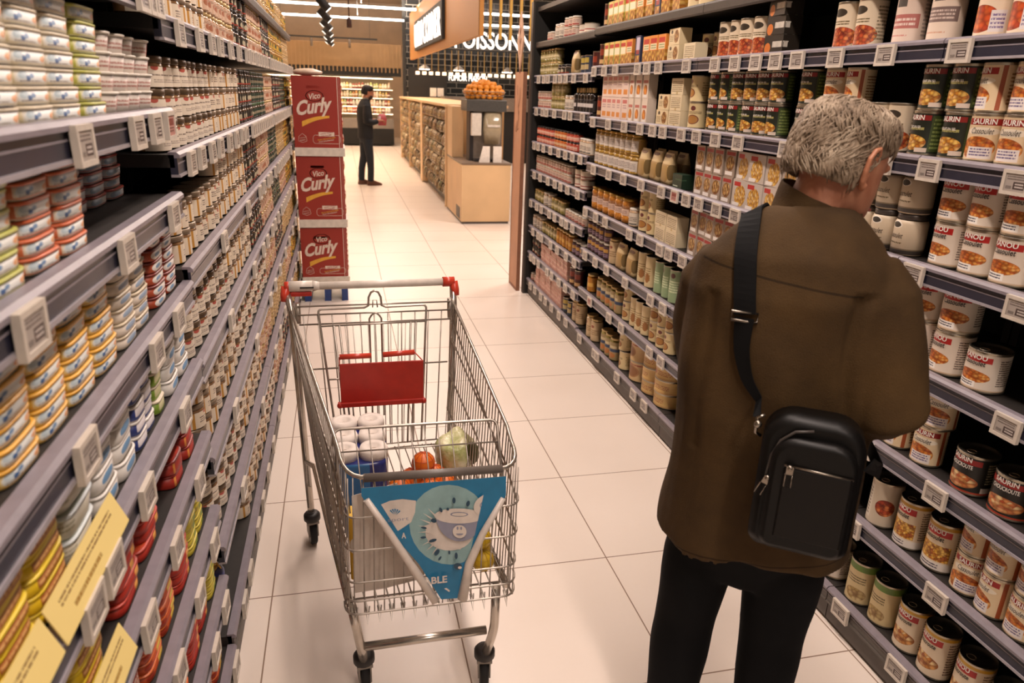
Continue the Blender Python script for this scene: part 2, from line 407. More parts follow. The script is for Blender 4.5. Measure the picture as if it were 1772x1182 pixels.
# right side, as counted along each rail
tag_row('R1', 6, -1, XR, 1.805, [.72, 1.15, 1.66-.05]); tag_row('R1', 5, -1, XR, 1.515, [.8, 1.36, 1.625]); tag_row('R1', 4, -1, XR, 1.24, [.8, 1.27, 1.60])
tag_row('R1', 3, -1, XR, .965, [.8, 1.22, 1.58]); tag_row('R1', 2, -1, XR, .695, [.9, 1.36, 1.64]); tag_row('R1', 1, -1, XR, .43, [.92, 1.28, 1.62]); tag_row('R1', 0, -1, XR, .13, [.8, 1.34, 1.59])
for lv, z in enumerate(RLV[:-1]):
    tag_row('R2', lv, -1, XR, z, {6: [1.87, 2.09, 2.29, 2.42, 2.55, 2.70, 2.86], 5: [1.8, 2.28, 2.60, 2.78, 2.95], 4: [2.3, 2.55, 2.70, 2.86, 2.98], 3: [2.2, 2.5, 2.8, 2.95]}.get(lv, spread(1.8, 3.0, 3)))
    tag_row('R3', lv, -1, XR, z, {6: [3.12, 3.42, 3.56, 3.68, 4.0, 4.18, 4.36], 5: [3.1, 3.3, 3.42, 3.58, 3.8, 4.05, 4.32], 4: [3.1, 3.25, 3.5, 3.75, 3.98, 4.25], 3: [3.1, 3.2, 3.45, 3.6, 3.98, 4.15, 4.35],
        2: [3.1, 3.25, 3.6, 3.9, 4.1, 4.3], 1: [3.06, 3.2, 3.6, 3.8, 4.15], 0: [3.2, 3.35, 3.6, 3.95, 4.0, 4.3]}[lv], {(1): (4,), (4): (0,)}.get(lv, ()))
for lv, z in enumerate(RL3[:-1]): tag_row('R4', lv, -1, XR, z, spread(4.47, 5.78, 8 if lv % 2 else 7, .35))
for lv, ys in {7: [1.13, 1.42, 1.56, 1.68], 8: [1.58, 1.66, 1.74], 6: [.86, 1.26, 1.62], 5: [.95, 1.35, 1.55], 4: [.88, .97, 1.17, 1.5], 3: [1.08, 1.3, 1.55], 2: [1.2, 1.42, 1.62], 1: [1.3, 1.5, 1.66], 0: [1.7, 1.4, 1.2]}.items():
    tag_row('L1', lv, 1, XL, LLV1[lv], [min(y, 1.70) for y in ys], (3,) if lv == 7 else ())
for bi, b in enumerate(('L2', 'L3', 'L4', 'L5')):
    for lv, z in enumerate(LLV2[:-1]):
        n = {5: 11, 6: 8}.get(lv, 5 if lv in (4, 3) else 3) if b != 'L2' else {6: 6, 5: 8, 0: 6}.get(lv, 2)
        if b == 'L5': n = 8 if lv in (5, 6) else 3
        if b == 'L4' and lv in (3, 4): n = 8
        tag_row(b, lv, 1, XL, z, spread(YL[bi]+.04, YL[bi+1]-.04, n, .2))
# ------------------------------------------------------------------ goods on the shelves
M_silver = flat('tin rim steel', '#b3a894', .3, .9)
M_silverd = flat('tin lid steel', '#8a8275', .35, .9)
M_gold = flat('gold lid', '#b28d45', .3, .8)
M_goldp = flat('pale gold ring', '#cdb27c', .35, .6)
M_brownlid = flat('brown jar lid', '#5b4a38', .35, .4)
M_blacklid = flat('black jar lid', '#1e1b1a', .35)
M_whitelid = flat('white jar lid', '#d9d0c2', .4)
M_greenlid = flat('green jar lid', '#37502f', .4)
M_redlid = flat('red jar lid', '#a02c22', .4)
def glass_mat(name, c1, c2, sc=60):
    if name in _mats: return _mats[name]
    t = NT(name, .12, 0, spec=.6); t.lk(t.ramp(t.noise(sc, t.coord(), 4.), [(.35, lin(c1)), (.65, lin(c2))]), t.b.inputs['Base Color']); _mats[name] = t.m; return t.m
KIND = {}
def kind(key, name, cat, desc, grp, w, d, h, parts, lpk=None, twist=0.):
    """parts: list of (part name, MB, materials, label or None); first is the body"""
    near = [(n, mb.mesh(n if i else name, ms), lb) for i, (n, mb, ms, lb) in enumerate(parts)]
    J = MB(); ms = []
    for n, mb, mm, lb in parts: J.add(mb, None, len(ms)); ms += mm
    far = J.mesh(name, ms)
    KIND[key] = dict(name=name, cat=cat, desc=desc, grp=grp, w=w, d=d, h=h, near=near, far=far, J=J, ms=ms, step=lpk or h, twist=twist)
PLACED = {}
STUFF = {}
JN = dict(pj1='pate_jar', pj2='pate_jar', pj3='pate_jar', dark='terrine_jar', green='terrine_jar', peach='spread_jar', straw='preserve_pot', yellow='mustard_jar', bottle='syrup_bottle', beanpot='preserve_jar', goldjar='preserve_jar', beanjar='preserve_jar', ambjar='preserve_jar', redpot='sauce_jar', orpot='sauce_jar')
BS = dict(R1='nearest right bay', R2='second right bay', R3='third right bay', R4='farthest right bay', L1='nearest left bay', L2='second left bay', L3='third left bay', L4='fourth left bay', L5='farthest left bay')
_colc = {}
def put(key, bay, lv, side, x, y, z, col, row, back=False, rot=0., label=None, tilt=None):
    K = KIND[key]
    w = [K['desc'], '%s up' % nth(row+1) if not label else '', ]
    a = K['desc']; top = '%s up, ' % nth(row+1)
    lab = label or '%s, %s%s %scolumn from camera, %s shelf, %s' % (a, top, nth(col+1), 'rear ' if back else '', nth(lv+1), BS[bay])
    while len(lab.replace('-', ' ').split()) > 16:
        if 'from camera' in lab: lab = lab.replace(' from camera', ''); continue
        if ' with ' in a: a2 = a.split(' with ')[0]; lab = lab.replace(a, a2, 1); a = a2; continue
        break
    PLACED.setdefault(key, []).append((x, y, z, rot+PI/2*side, lab, tilt))
def stack(key, bay, lv, z, y0, y1, layers=1, depth=1, inset=.011, gap=.002, drop=0., twist=None, lay=None, miss=()):
    """fill a rail-front stretch with columns of one product"""
    K = KIND[key]; side = -1 if bay[0] == 'R' else 1; X = XR if side < 0 else XL
    n = max(1, int(round((y1-y0)/(K['w']+gap)))); st = (y1-y0)/n
    if st < K['w']*.97: n = max(1, n-1); st = (y1-y0)/n
    ck = (key, bay, lv); c0 = _colc.get(ck, 0); _colc[ck] = c0+n
    tw = K['twist'] if twist is None else twist
    for i in range(n):
        y = y0+st*(i+.5)
        L = layers if lay is None else lay[i % len(lay)]
        for b in range(depth):
            xo = X-side*(inset+K['d']*(b+.5)+.003*b+random.uniform(0, .006))
            for r in range(L):
                if (i, r, b) in miss: continue
                put(key, bay, lv, side, xo-side*random.uniform(0, .004)+0, y+random.uniform(-.3, .3)*(st-K['w']), z+r*K['step'], c0+i, r, b > 0, random.uniform(-tw, tw))
def flush():
    C = Vector((0, 0, 1.64)); byname = {}
    for key, L in PLACED.items(): byname.setdefault(KIND[key]['name'], []).extend((key,)+p for p in L)
    for name, L in byname.items():
        L.sort(key=lambda p: (Vector(p[1:4])-C).length)
        for key, x, y, z, rz, lab, tilt in L[:298]:
            K = KIND[key]
            if (Vector((x, y, z))-C).length < 4.3:
                o = link(K['name'], K['near'][0][1], None, (x, y, z), rz)
                for n, me, lb in K['near'][1:]: link(n, me, o)
            else: o = link(K['name'], K['far'], None, (x, y, z), rz)
            tag(o, lab, K['cat'], K['grp'])
        if L[298:]:
            m = MB(); ms = []; off = {}
            for key, x, y, z, rz, lab, tilt in L[298:]:
                K = KIND[key]
                if key not in off: off[key] = len(ms); ms += K['ms']
                m.add(K['J'], Matrix.Translation((x, y, z)) @ Matrix.Rotation(rz, 4, 'Z'), off[key])
            o = obj(name, m, ms); tag(o, STUFF.get(name, 'distant run of small %ss along the far shelves' % K['cat']), K['cat'], None, 'stuff')

def can(key, name, desc, grp, R, H, lab, body=None, lid=M_silverd, text=(), cat='can', step=None, ring=True, twist=.25):
    b = MB(); b.lathe([(R*.95, 0), (R, .002), (R, .005), (R*.985, .007), (R*.985, H-.007), (R, H-.005), (R, H-.001)], 28, mis=[1, 1, 1, 0, 1, 1, 1], uvv=[0, 0, 0, 0, 1, 1, 1], cap=False)
    b.face(list(range(27, -1, -1)), 1)
    for (s, w, h, z, mi, a0, sh, bo) in text: put_text(b, s, w, h, cylmap(R, z, a0), mi, bo, sh)
    l = MB(); l.lathe([(R*.999, -.001), (R, 0), (R*.94, 0), (R*.93, -.004), (R*.5, -.004), (.0005, -.003)], 28, cap=False)
    l.v = [(a, c, d+H) for a, c, d in l.v]
    parts = [('body', b, [lab, M_silver, M_red, M_white, M_ink, M_gold], None), ('lid', l, [lid], None)]
    if ring:
        r = MB(); r.tube([(.011*math.cos(a), .011*math.sin(a)-R*.45, H-.001) for a in [i*PI/5 for i in range(10)]], .0011, 5, closed=True)
        parts.append(('ring_pull', r, [M_silver], None))
    kind(key, name, cat, desc, grp, 2*R, 2*R, H, parts, step, twist)
M_red = flat('pack red ink', '#b3211d', .4); M_white = flat('pack white ink', '#ece4d8', .45); M_ink = flat('pack dark ink', '#2b2320', .5); M_green = flat('pack green ink', '#47692f', .5)
M_yel = flat('pack yellow ink', '#e8b83a', .45)
FOOD = ['#c4661e', '#e0903a', '#a9441a', '#e9ae5c', '#d07a30']
FOODY = ['#d9a238', '#ecc66a', '#c98a28', '#a85a22']
FOODR = ['#a33a1c', '#c65a2a', '#d98548', '#8a2f16']
# ---- stew cans (right)
lw = label_mat('white cassoulet label', '#dccdbb', [('food', .5, .36, .15, .17, FOOD, 18.), ('rect', .34, .55, .06, .22, '#e9e3da'), ('rect', .36, .64, .77, .93, '#b3211d'), ('text', .38, .53, .08, .2, '#3c3a4a', 2),
     ('text', .7, .95, .15, .9, '#6b5a50', 12), ('rect', 0, 1, 0, .035, '#c3a98c'), ('text', .05, .25, .3, .85, '#7a6a5c', 7), ('bars', .08, .2, .08, .2, '#3a3230')])
txR = lambda z, w=.062: ('RANOU', w, .013, z, 3, 0, 0, .02)
can('ranou', 'stew_can', 'white cassoulet can with red logo panel', 'white cassoulet cans', .0495, .118, lw, text=[txR(.100), ('Cassoulet', .060, .014, .083, 4, 0, .1, .015)])
can('ranouXL', 'stew_can', 'squat wide cassoulet can', 'squat wide cassoulet cans', .0495, .108, lw, text=[txR(.092), ('Cassoulet', .060, .013, .077, 4, 0, .1, .015)])
lt = label_mat('tall cassoulet label', '#d8c3a4', [('foodrect', .32, .68, .2, .56, FOODY, 20.), ('rect', 0, 1, .93, 1, '#b8861f'), ('rect', .34, .66, .76, .9, '#b3211d'), ('rect', 0, 1, 0, .17, '#d9cfc4'),
     ('text', .36, .6, .03, .14, '#4a4350', 2), ('text', .72, .96, .2, .88, '#6b5040', 12), ('rect', .04, .24, .25, .6, '#efe6d8'), ('text', .06, .22, .27, .58, '#5a5050', 5)])
can('ranouT', 'stew_can', 'tall cassoulet can with gold top band', 'tall gold-banded stew cans', .0455, .150, lt, text=[txR(.125, .058), ('Cassoulet', .058, .014, .104, 4, 0, .1, .02)])
lt2 = label_mat('tall choucroute label', '#d6c2a6', [('food', .5, .3, .17, .17, ['#c9843c', '#dba766', '#a0522a', '#e3c48c'], 12.), ('rect', 0, 1, .93, 1, '#c9982a'), ('rect', .34, .66, .76, .9, '#a8201c'), ('text', .72, .96, .1, .88, '#6b5040', 12)])
can('chou', 'stew_can', 'tall choucroute can with gold top band', 'tall choucroute cans', .0455, .150, lt2, text=[txR(.125, .058), ('Choucroute', .062, .014, .104, 4, 0, .1, .02)])
lg = label_mat('green topped stew label', '#c7b082', [('rect', 0, 1, .84, 1, '#647f35'), ('food', .55, .22, .12, .16, ['#b89a62', '#cdb684', '#a3874f'], 10.), ('text', .36, .64, .5, .7, '#6a5a3a', 3), ('rect', .3, .37, .05, .16, '#4c6b4c')])
can('greentop', 'stew_can', 'tall beige can with green top band', 'green-topped stew cans', .0455, .150, lg)
ls = label_mat('grey side label tall can', '#c3b39c', [('food', .6, .45, .1, .2, FOODR, 14.), ('rect', .2, .45, .1, .9, '#cfc3b0'), ('text', .22, .43, .15, .85, '#7d6d5d', 9)])
can('tallside', 'stew_can', 'tall cassoulet can turned sideways', 'sideways tall cans', .0455, .150, ls)
lsw = label_mat('cream cassoulet label', '#dcc39c', [('food', .47, .28, .17, .26, FOOD, 15.), ('rect', .33, .67, .80, .95, '#9c211c'), ('rect', .4, .62, .03, .3, '#ded4cc'), ('text', .42, .6, .08, .28, '#6a5d80', 3), ('ell', .5, .66, .16, .09, '#e9dcc6'),
     ('rect', .7, .74, 0, 1, '#9a4a24'), ('rect', .76, .97, .08, .9, '#d9c39d'), ('text', .78, .95, .12, .85, '#8a5f3c', 9), ('bars', .05, .18, .1, .4, '#3a3230')])
SAU = lambda z: ('SAURIN', .056, .013, z, 3, 0, 0, .02)
can('saurin', 'stew_can', 'cream cassoulet can with maroon banner', 'cream maroon-bannered cans', .0425, .117, lsw, text=[SAU(.098), ('Cassoulet', .052, .014, .076, 4, 0, .35, .0)], twist=.5)
lsb = label_mat('dark green ready meal label', '#1e2216', [('food', .5, .27, .16, .2, FOODY+['#d9b070'], 14.), ('rect', .33, .67, .83, .96, '#8c1f1c'), ('rect', .68, .98, .05, .95, '#3d4a22'), ('text', .7, .96, .1, .9, '#7d8a4a', 8),
     ('rect', .56, .68, .03, .14, '#c9b8a8'), ('text', .38, .62, .56, .68, '#a8a060', 1), ('rect', .02, .2, .05, .3, '#b8b0a0')])
can('saurinD', 'stew_can', 'dark green can with gold meal picture', 'dark green meal cans', .0425, .117, lsb, text=[SAU(.100), ('RÉDUIT EN SEL', .048, .008, .076, 3, 0, 0, .01)], twist=.35)
lbl = label_mat('black choucroute label', '#1d1a14', [('food', .5, .3, .17, .2, ['#c9733c', '#dba766', '#b8502a', '#e3c48c'], 12.), ('rect', .33, .67, .80, .95, '#9c211c'), ('rect', .7, .95, .05, .2, '#c9b8a8'), ('rect', 0, 1, 0, .05, '#9c3a24'), ('text', .72, .96, .3, .9, '#a89a7a', 8)])
can('saurinK', 'stew_can', 'black choucroute can with red banner', 'black choucroute cans', .0495, .112, lbl, text=[SAU(.098), ('CHOUCROUTE', .066, .011, .079, 3, 0, 0, .015)])
lcb = label_mat('cream bistro label', '#d9c7ab', [('ell', .5, .80, .10, .10, '#3a3126'), ('food', .55, .22, .2, .24, FOODR, 13.), ('text', .36, .64, .5, .62, '#6a5a3a', 2), ('text', .72, .96, .1, .9, '#8a7a60', 10)])
can('bistro', 'stew_can', 'cream can with black badge and stew bowl', 'cream badge cans', .0425, .135, lcb)
lpk = label_mat('pink panel label', '#d9c3b2', [('rect', .30, .70, .28, .58, '#b06a62'), ('rect', .42, .55, .74, 1, '#57504a'), ('text', .34, .66, .32, .52, '#e0c9bd', 2), ('text', .3, .6, .1, .16, '#c98a80', 1), ('text', .74, .96, .1, .9, '#9a8a80', 10)])
can('pinkp', 'stew_can', 'pale can with pink recipe panel', 'pink-panelled cans', .0425, .135, lpk)
lgp = label_mat('taupe panel label', '#d9c5b2', [('rect', .30, .70, .34, .64, '#77625c'), ('rect', .42, .55, .76, 1, '#57504a'), ('text', .34, .66, .38, .6, '#cdb9ad', 3), ('text', .3, .6, .1, .16, '#c99a80', 1)])
can('taupe', 'stew_can', 'pale can with taupe recipe panel', 'taupe-panelled cans', .0425, .135, lgp)
ltm = label_mat('tomato dish label', '#e0cbb0', [('food', .45, .3, .17, .26, ['#c9501e', '#e07a30', '#b3401a'], 9.), ('rect', .55, .68, .05, .45, '#d9d0cc'), ('text', .56, .67, .1, .4, '#7a6a90', 4), ('text', .36, .64, .7, .9, '#a87a50', 2)])
can('tomato', 'stew_can', 'cream can with orange tomato dish', 'tomato dish cans', .0425, .135, ltm)
# cassoulet glass jars with grey band
gb = MB(); gb.lathe([(.040, 0), (.044, .004), (.044, .088), (.040, .098), (.036, .100)], 24, mis=[0, 0, 0, 1, 1], uvv=[0, 0, .9, 1, 1])
put_text(gb, 'Cassoulet', .056, .015, cylmap(.044, .055), 2, 0., .35)
gl = MB(); gl.lathe([(.038, .100), (.040, .101), (.040, .114), (.037, .116)], 24)
lcj = label_mat('cassoulet jar label', '#c9b79c', [('rect', 0, 1, 0, .12, '#4d4640'), ('rect', 0, 1, .12, .16, '#8a7a60'), ('ell', .5, .86, .075, .11, '#d9cfc0'), ('ell', .5, .86, .06, .085, '#39332c'), ('text', .4, .6, .28, .36, '#6a5a3a', 1)])
kind('cassjar', 'food_jar', 'jar', 'cream-labelled cassoulet jar with grey lid', 'cassoulet jars', .088, .088, .117, [('body', gb, [lcj, glass_mat('dark jar glass', '#4a3a2a', '#6a5440'), M_ink], None), ('lid', gl, [flat('grey jar lid', '#57504c', .35, .5)], None)], .117, .2)
# ---- simple round goods
def jar(key, desc, grp, R, H, labmat, glass, lidm, lab=(.18, .72), lidh=.014, n=16, step=None, neck=.9, twist=.4, cat='jar'):
    b = MB(); a, c = lab; zb = H-lidh
    b.lathe([(R*.9, 0), (R, .004), (R*1.0, a*zb)], n, mi=1, cap=True, uvv=[0, 0, 0])
    b.lathe([(R*1.012, a*zb), (R*1.012, c*zb)], n, mi=0, cap=False, uvv=[0, 1])
    b.lathe([(R, c*zb), (R, zb*.88), (R*neck, zb)], n, mi=1, cap=True, uvv=[1, 1, 1])
    l = MB(); l.lathe([(R*neck*1.02, 0), (R*neck*1.06, .002), (R*neck*1.06, lidh-.002), (R*neck*.98, lidh)], n, cz=zb)
    kind(key, JN.get(key, 'food_jar'), cat, desc, grp, 2.03*R, 2.03*R, H, [('body', b, [labmat, glass], None), ('lid', l, [lidm], None)], step, twist)
lj1 = label_mat('cream pate label', '#dfd1bd', [('text', .32, .68, .52, .66, '#7a6a60', 1), ('text', .36, .64, .2, .4, '#9a8a80', 2), ('rect', .71, .74, 0, 1, '#b98a3c'), ('ell', .38, .95, .04, .14, '#b3574a'), ('rect', 0, .2, 0, 1, '#8a6a48')])
lj2 = label_mat('cream pate label orange', '#dfcfb8', [('rect', .37, .40, 0, 1, '#c08a3a'), ('text', .45, .7, .3, .7, '#7a6a60', 3), ('ell', .55, .92, .04, .14, '#b86a58'), ('rect', 0, .2, 0, 1, '#7d5c3c')])
G_pate = glass_mat('pate glass', '#6b4d33', '#8a6848')
jar('pj1', 'cream-labelled pâté jar', 'cream-labelled pâté jars', .042, .068, lj1, G_pate, M_brownlid, (.06, .86), .015, 18, neck=.96)
jar('pj2', 'amber-striped pâté jar', 'amber-striped pâté jars', .042, .068, lj2, G_pate, flat('taupe jar lid', '#8d7c68', .35, .5), (.06, .86), .014, 18, neck=.96)
jar('pj3', 'small cream pâté jar', 'small cream pâté jars', .036, .062, lj1, G_pate, M_brownlid, (.12, .8), .014, 14)
ld = label_mat('dark spread label', '#2e2a22', [('ell', .5, .5, .07, .3, '#b8ad90'), ('rect', .3, .7, .1, .25, '#9a3a2a')])
jar('dark', 'dark-labelled terrine jar', 'dark terrine jars', .036, .068, ld, glass_mat('dark terrine', '#3a2a1c', '#55402c'), M_blacklid, (.15, .8), .014, 12)
lgr = label_mat('green terrine label', '#26382a', [('rect', .3, .7, .35, .6, '#b8a58a'), ('text', .34, .66, .38, .58, '#3a4a30', 1)])
jar('green', 'green-labelled terrine jar', 'green terrine jars', .036, .068, lgr, glass_mat('dark terrine', '#3a2a1c', '#55402c'), M_greenlid, (.15, .8), .014, 12)
lpe = label_mat('peach terrine label', '#cfae94', [('ell', .5, .5, .08, .22, '#a3674a'), ('text', .3, .7, .7, .9, '#7a5a48', 2), ('rect', 0, .2, 0, 1, '#b0805a')])
jar('peach', 'peach-labelled terrine jar', 'peach terrine jars', .036, .068, lpe, glass_mat('peach pate', '#a37c58', '#bb9470'), M_goldp, (.1, .85), .012, 12)
lye = label_mat('yellow jar label', '#c9a03a', [('ell', .5, .45, .08, .3, '#3a4a30'), ('rect', .3, .7, .72, .95, '#8a5a20')])
jar('yellow', 'yellow foie gras jar', 'yellow jars', .036, .068, lye, glass_mat('amber glass', '#a87a30', '#c09a48', 30), M_gold, (.1, .85), .012, 12)
lpa = label_mat('straw jar label', '#c2a272', [('text', .3, .7, .3, .7, '#7a5a30', 3), ('rect', 0, .22, 0, 1, '#a3834f')])
jar('straw', 'straw-coloured pot', 'straw-coloured pots', .036, .068, lpa, glass_mat('straw glass', '#8a6c42', '#a98a5a'), M_goldp, (.1, .85), .012, 12)
lor = label_mat('orange tin label', '#c2632c', [('rect', .3, .7, .3, .75, '#d9b48a'), ('rect', 0, 1, 0, .1, '#e0a070')])
jar('redpot', 'short red sauce jar', 'short red sauce jars', .035, .062, label_mat('red sauce label', '#bf5340', [('rect', .3, .7, .35, .7, '#d9b4a0'), ('text', .3, .7, .1, .3, '#e8c9b0', 1)]), glass_mat('red sauce', '#8f2f1c', '#ad4a2a'), M_blacklid, (.1, .85), .012, 12)
jar('orpot', 'short orange sauce jar', 'short orange sauce jars', .035, .062, lor, glass_mat('orange sauce', '#b8571c', '#cc7a30'), M_blacklid, (.1, .85), .012, 12)
jar('pinkpot', 'pink-labelled small jar', 'pink-labelled small jars', .033, .062, label_mat('pink white label', '#d3b9a6', [('rect', .3, .7, .05, .3, '#a8544a'), ('text', .3, .7, .45, .85, '#8a6a60', 2)]), glass_mat('pale glass', '#a88a6c', '#bfa080'), M_whitelid, (.1, .9), .010, 12)
jar('beanpot', 'olive-brown preserve jar', 'olive-brown preserve jars', .036, .092, label_mat('preserve label', '#a39464', [('rect', .3, .7, .3, .7, '#cdbf98')]), glass_mat('olive glass', '#6e6230', '#8f8048', 90), M_goldp, (.3, .7), .012, 12)
jar('whitepot', 'white-labelled tall jar', 'white-labelled tall jars', .036, .10, label_mat('plain white label', '#d6cab8', [('text', .3, .7, .3, .7, '#7a6a60', 3), ('rect', .3, .7, .05, .15, '#55504a')]), glass_mat('pale glass', '#a88a6c', '#bfa080'), M_whitelid, (.1, .85), .012, 12)
jar('goldjar', 'gold-lidded jar with white label', 'gold-lidded jars', .042, .105, label_mat('white farm label', '#d9cec0', [('text', .34, .66, .2, .8, '#8a7c78', 4), ('rect', 0, .3, 0, 1, '#9a7a3a'), ('rect', .7, 1, 0, 1, '#b08a48')]), glass_mat('bean glass', '#8d6a2a', '#b08c44', 90), M_gold, (.18, .78), .014, 18)
jar('beanjar', 'tall bean jar with pink label', 'tall bean jars', .047, .135, label_mat('pink farm label', '#d3b5a0', [('text', .34, .66, .2, .8, '#8a6c68', 3), ('rect', 0, .3, 0, 1, '#a06f30'), ('rect', .7, 1, 0, 1, '#b07a38')]), glass_mat('orange bean glass', '#9c5f20', '#c08038', 90), M_gold, (.35, .65), .014, 18)
jar('ambjar', 'amber preserve jar', 'amber preserve jars', .036, .115, label_mat('amber label', '#b8792a', [('rect', .35, .65, .3, .6, '#d9a850')]), glass_mat('amber preserve', '#9a5a14', '#c4842a', 60), M_goldp, (.1, .9), .012, 12)
jar('purpjar', 'purple-labelled spread jar', 'purple-labelled jars', .034, .10, label_mat('purple label', '#4a2f40', [('rect', .3, .7, .5, .8, '#b88a40'), ('text', .3, .7, .1, .4, '#a890a0', 2)]), glass_mat('dark terrine', '#3a2a1c', '#55402c'), M_whitelid, (.1, .9), .012, 12)
jar('bluejar', 'blue-labelled pickle jar', 'blue-labelled pickle jars', .04, .14, label_mat('blue pickle label', '#a08a60', [('rect', 0, 1, .45, .62, '#2f3f5c'), ('rect', .35, .65, .65, .8, '#c9b890'), ('ell', .5, .25, .12, .15, '#b8743a')]), glass_mat('pickle glass', '#8a7a40', '#a89858', 60), M_goldp, (.05, .9), .012, 14)
jar('bottle', 'dark bottle of syrup', 'dark bottles', .03, .15, label_mat('bottle label', '#2a2320', [('rect', .35, .65, .4, .75, '#cfc6c0')]), glass_mat('black glass', '#14100e', '#241c18'), M_goldp, (.05, .6), .03, 12, neck=.45, cat='bottle')
jar('tallpot', 'tall beige soup jar', 'tall beige soup jars', .04, .15, label_mat('beige soup label', '#c7ac84', [('text', .32, .68, .3, .6, '#8a6c48', 3), ('ell', .5, .75, .06, .07, '#8c4a34')]), glass_mat('beige glass', '#a98c60', '#bfa278'), M_goldp, (.03, .95), .012, 14)
# ---- cream cans
def rcan(key, desc, grp, R, H, labm, lid=M_silverd, n=18, twist=.5, ring=False):
    b = MB(); b.lathe([(R*.97, 0), (R, .003), (R*.985, .005), (R*.985, H-.005), (R, H-.003), (R, H)], n, mis=[1, 1, 0, 1, 1, 1], uvv=[0, 0, 0, 1, 1, 1], cap=False)
    b.face(list(range(n-1, -1, -1)), 1)
    l = MB(); l.lathe([(R*.999, H), (R*.93, H), (R*.92, H-.004), (.0005, H-.003)], n, cap=False)
    kind(key, 'food_can', 'can', desc, grp, 2*R, 2*R, H, [('body', b, [labm, M_silver], None), ('lid', l, [lid], None)], None, twist)
lcr = label_mat('cream ready meal label', '#d6c08f', [('ell', .5, .33, .12, .2, '#7a4630'), ('ell', .5, .33, .10, .16, '#a8763c'), ('ell', .5, .8, .05, .1, '#6f3a34'), ('text', .34, .66, .56, .68, '#7a6242', 2), ('text', .74, .96, .2, .8, '#9a8458', 6)])
rcan('creamcan', 'cream can with brown dish emblem', 'cream emblem cans', .0425, .112, lcr)
lcs = label_mat('cream striped pack', '#d3bd90', [('ell', .35, .8, .05, .1, '#6f3a34'), ('text', .3, .7, .2, .66, '#8a7148', 6), ('ell', .62, .3, .07, .16, '#96663a')])
rcan('creamtall', 'tall cream soup can', 'tall cream soup cans', .038, .165, lcs)
lgn = label_mat('pale green pack', '#8ea27a', [('text', .3, .7, .3, .7, '#cfd6b0', 5), ('ell', .5, .85, .06, .08, '#5f3a34')])
rcan('greencan', 'pale green soup can', 'pale green soup cans', .038, .165, lgn)
lbg = label_mat('big round beige tin', '#c8a878', [('ell', .5, .5, .13, .34, '#a5764a'), ('ell', .5, .5, .11, .28, '#8d5f3a'), ('text', .3, .7, .8, .95, '#9a4a38', 1)])
rcan('bigtin', 'large round beige tin', 'large round beige tins', .072, .115, lbg, n=28)
lbt = label_mat('big round yellow tin', '#c9a566', [('ell', .36, .5, .07, .3, '#b46a48'), ('text', .45, .62, .3, .7, '#9a5a38', 3), ('rect', 0, 1, 0, .12, '#b8905c')])
rcan('bigtin2', 'large shallow yellow tin', 'large shallow tins', .085, .075, lbt, n=32)
# ---- boxes and bags
def pack(key, name, cat, desc, grp, w, d, h, labm, side='#c0ae8c', flap=None, step=None, tuck=0.):
    b = MB(); b.box(-w/2, w/2, -d/2, d/2, 0, h, 0, 0)
    if tuck:   # soft pouch: pinched top seam
        b = MB(); n = 20
        def ring(a, c, z): return [(a*math.copysign(abs(math.cos(t))**.6, math.cos(t)), c*math.copysign(abs(math.sin(t))**.6, math.sin(t)), z) for t in [PI/2+2*PI*j/n for j in range(n)]]
        b.loft([ring(w*.46, d*.42, 0), ring(w*.5, d*.5, h*.12), ring(w*.5, d*.46, h*.6), ring(w*.49, d*.2, h*.9), ring(w*.49, d*.03, h*.97), ring(w*.49, d*.03, h)], 0, uvv=[0, .12, .4, .8, .95, 1])
    parts = [('body', b, [labm], None)]
    if not tuck:
        f = MB(); f.box(-w/2+.001, w/2-.001, -d/2+.002, -.0005, h, h+.0012); f.box(-w/2+.001, w/2-.001, .0005, d/2-.002, h, h+.0012)
        parts.append(('flap', f, [labm], None))
    kind(key, name, cat, desc, grp, w, d, h+(.0015 if not tuck else 0), parts, step, .06)
lk1 = label_mat('orange couscous carton', '#d98a3a', [('foodrect', 0, 1, 0, .45, FOODY, 7.), ('rect', .1, .9, .72, .9, '#b8281c'), ('rect', .1, .9, .48, .7, '#e9d8b8'), ('text', .15, .85, .5, .68, '#7a8a3a', 2)])
pack('ocart', 'food_carton', 'carton', 'orange grain carton with red banner', 'orange grain cartons', .085, .05, .125, lk1)
lk2 = label_mat('yellow green carton', '#dcb862', [('foodrect', 0, 1, 0, .4, FOODY, 7.), ('rect', .1, .9, .75, .9, '#b8281c'), ('rect', 0, .12, 0, 1, '#7a9a3a'), ('rect', .15, .95, .45, .72, '#efe2c0')])
pack('ycart', 'food_carton', 'carton', 'yellow carton with green edge', 'yellow cartons', .085, .05, .125, lk2)
lk3 = label_mat('pale pink carton', '#e3cbbd', [('rect', .15, .85, .74, .9, '#c9746c'), ('text', .2, .8, .5, .7, '#b08a8a', 2), ('rect', .2, .85, .12, .34, '#d98a3c')])
pack('pcart', 'food_carton', 'carton', 'pale pink carton with orange strip', 'pale pink cartons', .085, .05, .12, lk3)
lk4 = label_mat('bean tub carton', '#dbcab8', [('rect', .1, .9, .6, .72, '#b86a60'), ('food', .5, .32, .32, .22, ['#d97a22', '#e8963a'], 3.), ('rect', .2, .8, .02, .14, '#e8e0d8')])
pack('bcart', 'food_carton', 'carton', 'white carton with orange bowl', 'orange bowl cartons', .07, .05, .12, lk4)
lk5 = label_mat('navy carton', '#2b3350', [('rect', .2, .85, .5, .95, '#c9bccc'), ('rect', .25, .8, .35, .5, '#a33a34'), ('foodrect', .1, .9, 0, .3, FOODY, 6.)])
pack('ncart', 'food_carton', 'carton', 'navy and white grain carton', 'navy cartons', .07, .05, .135, lk5)
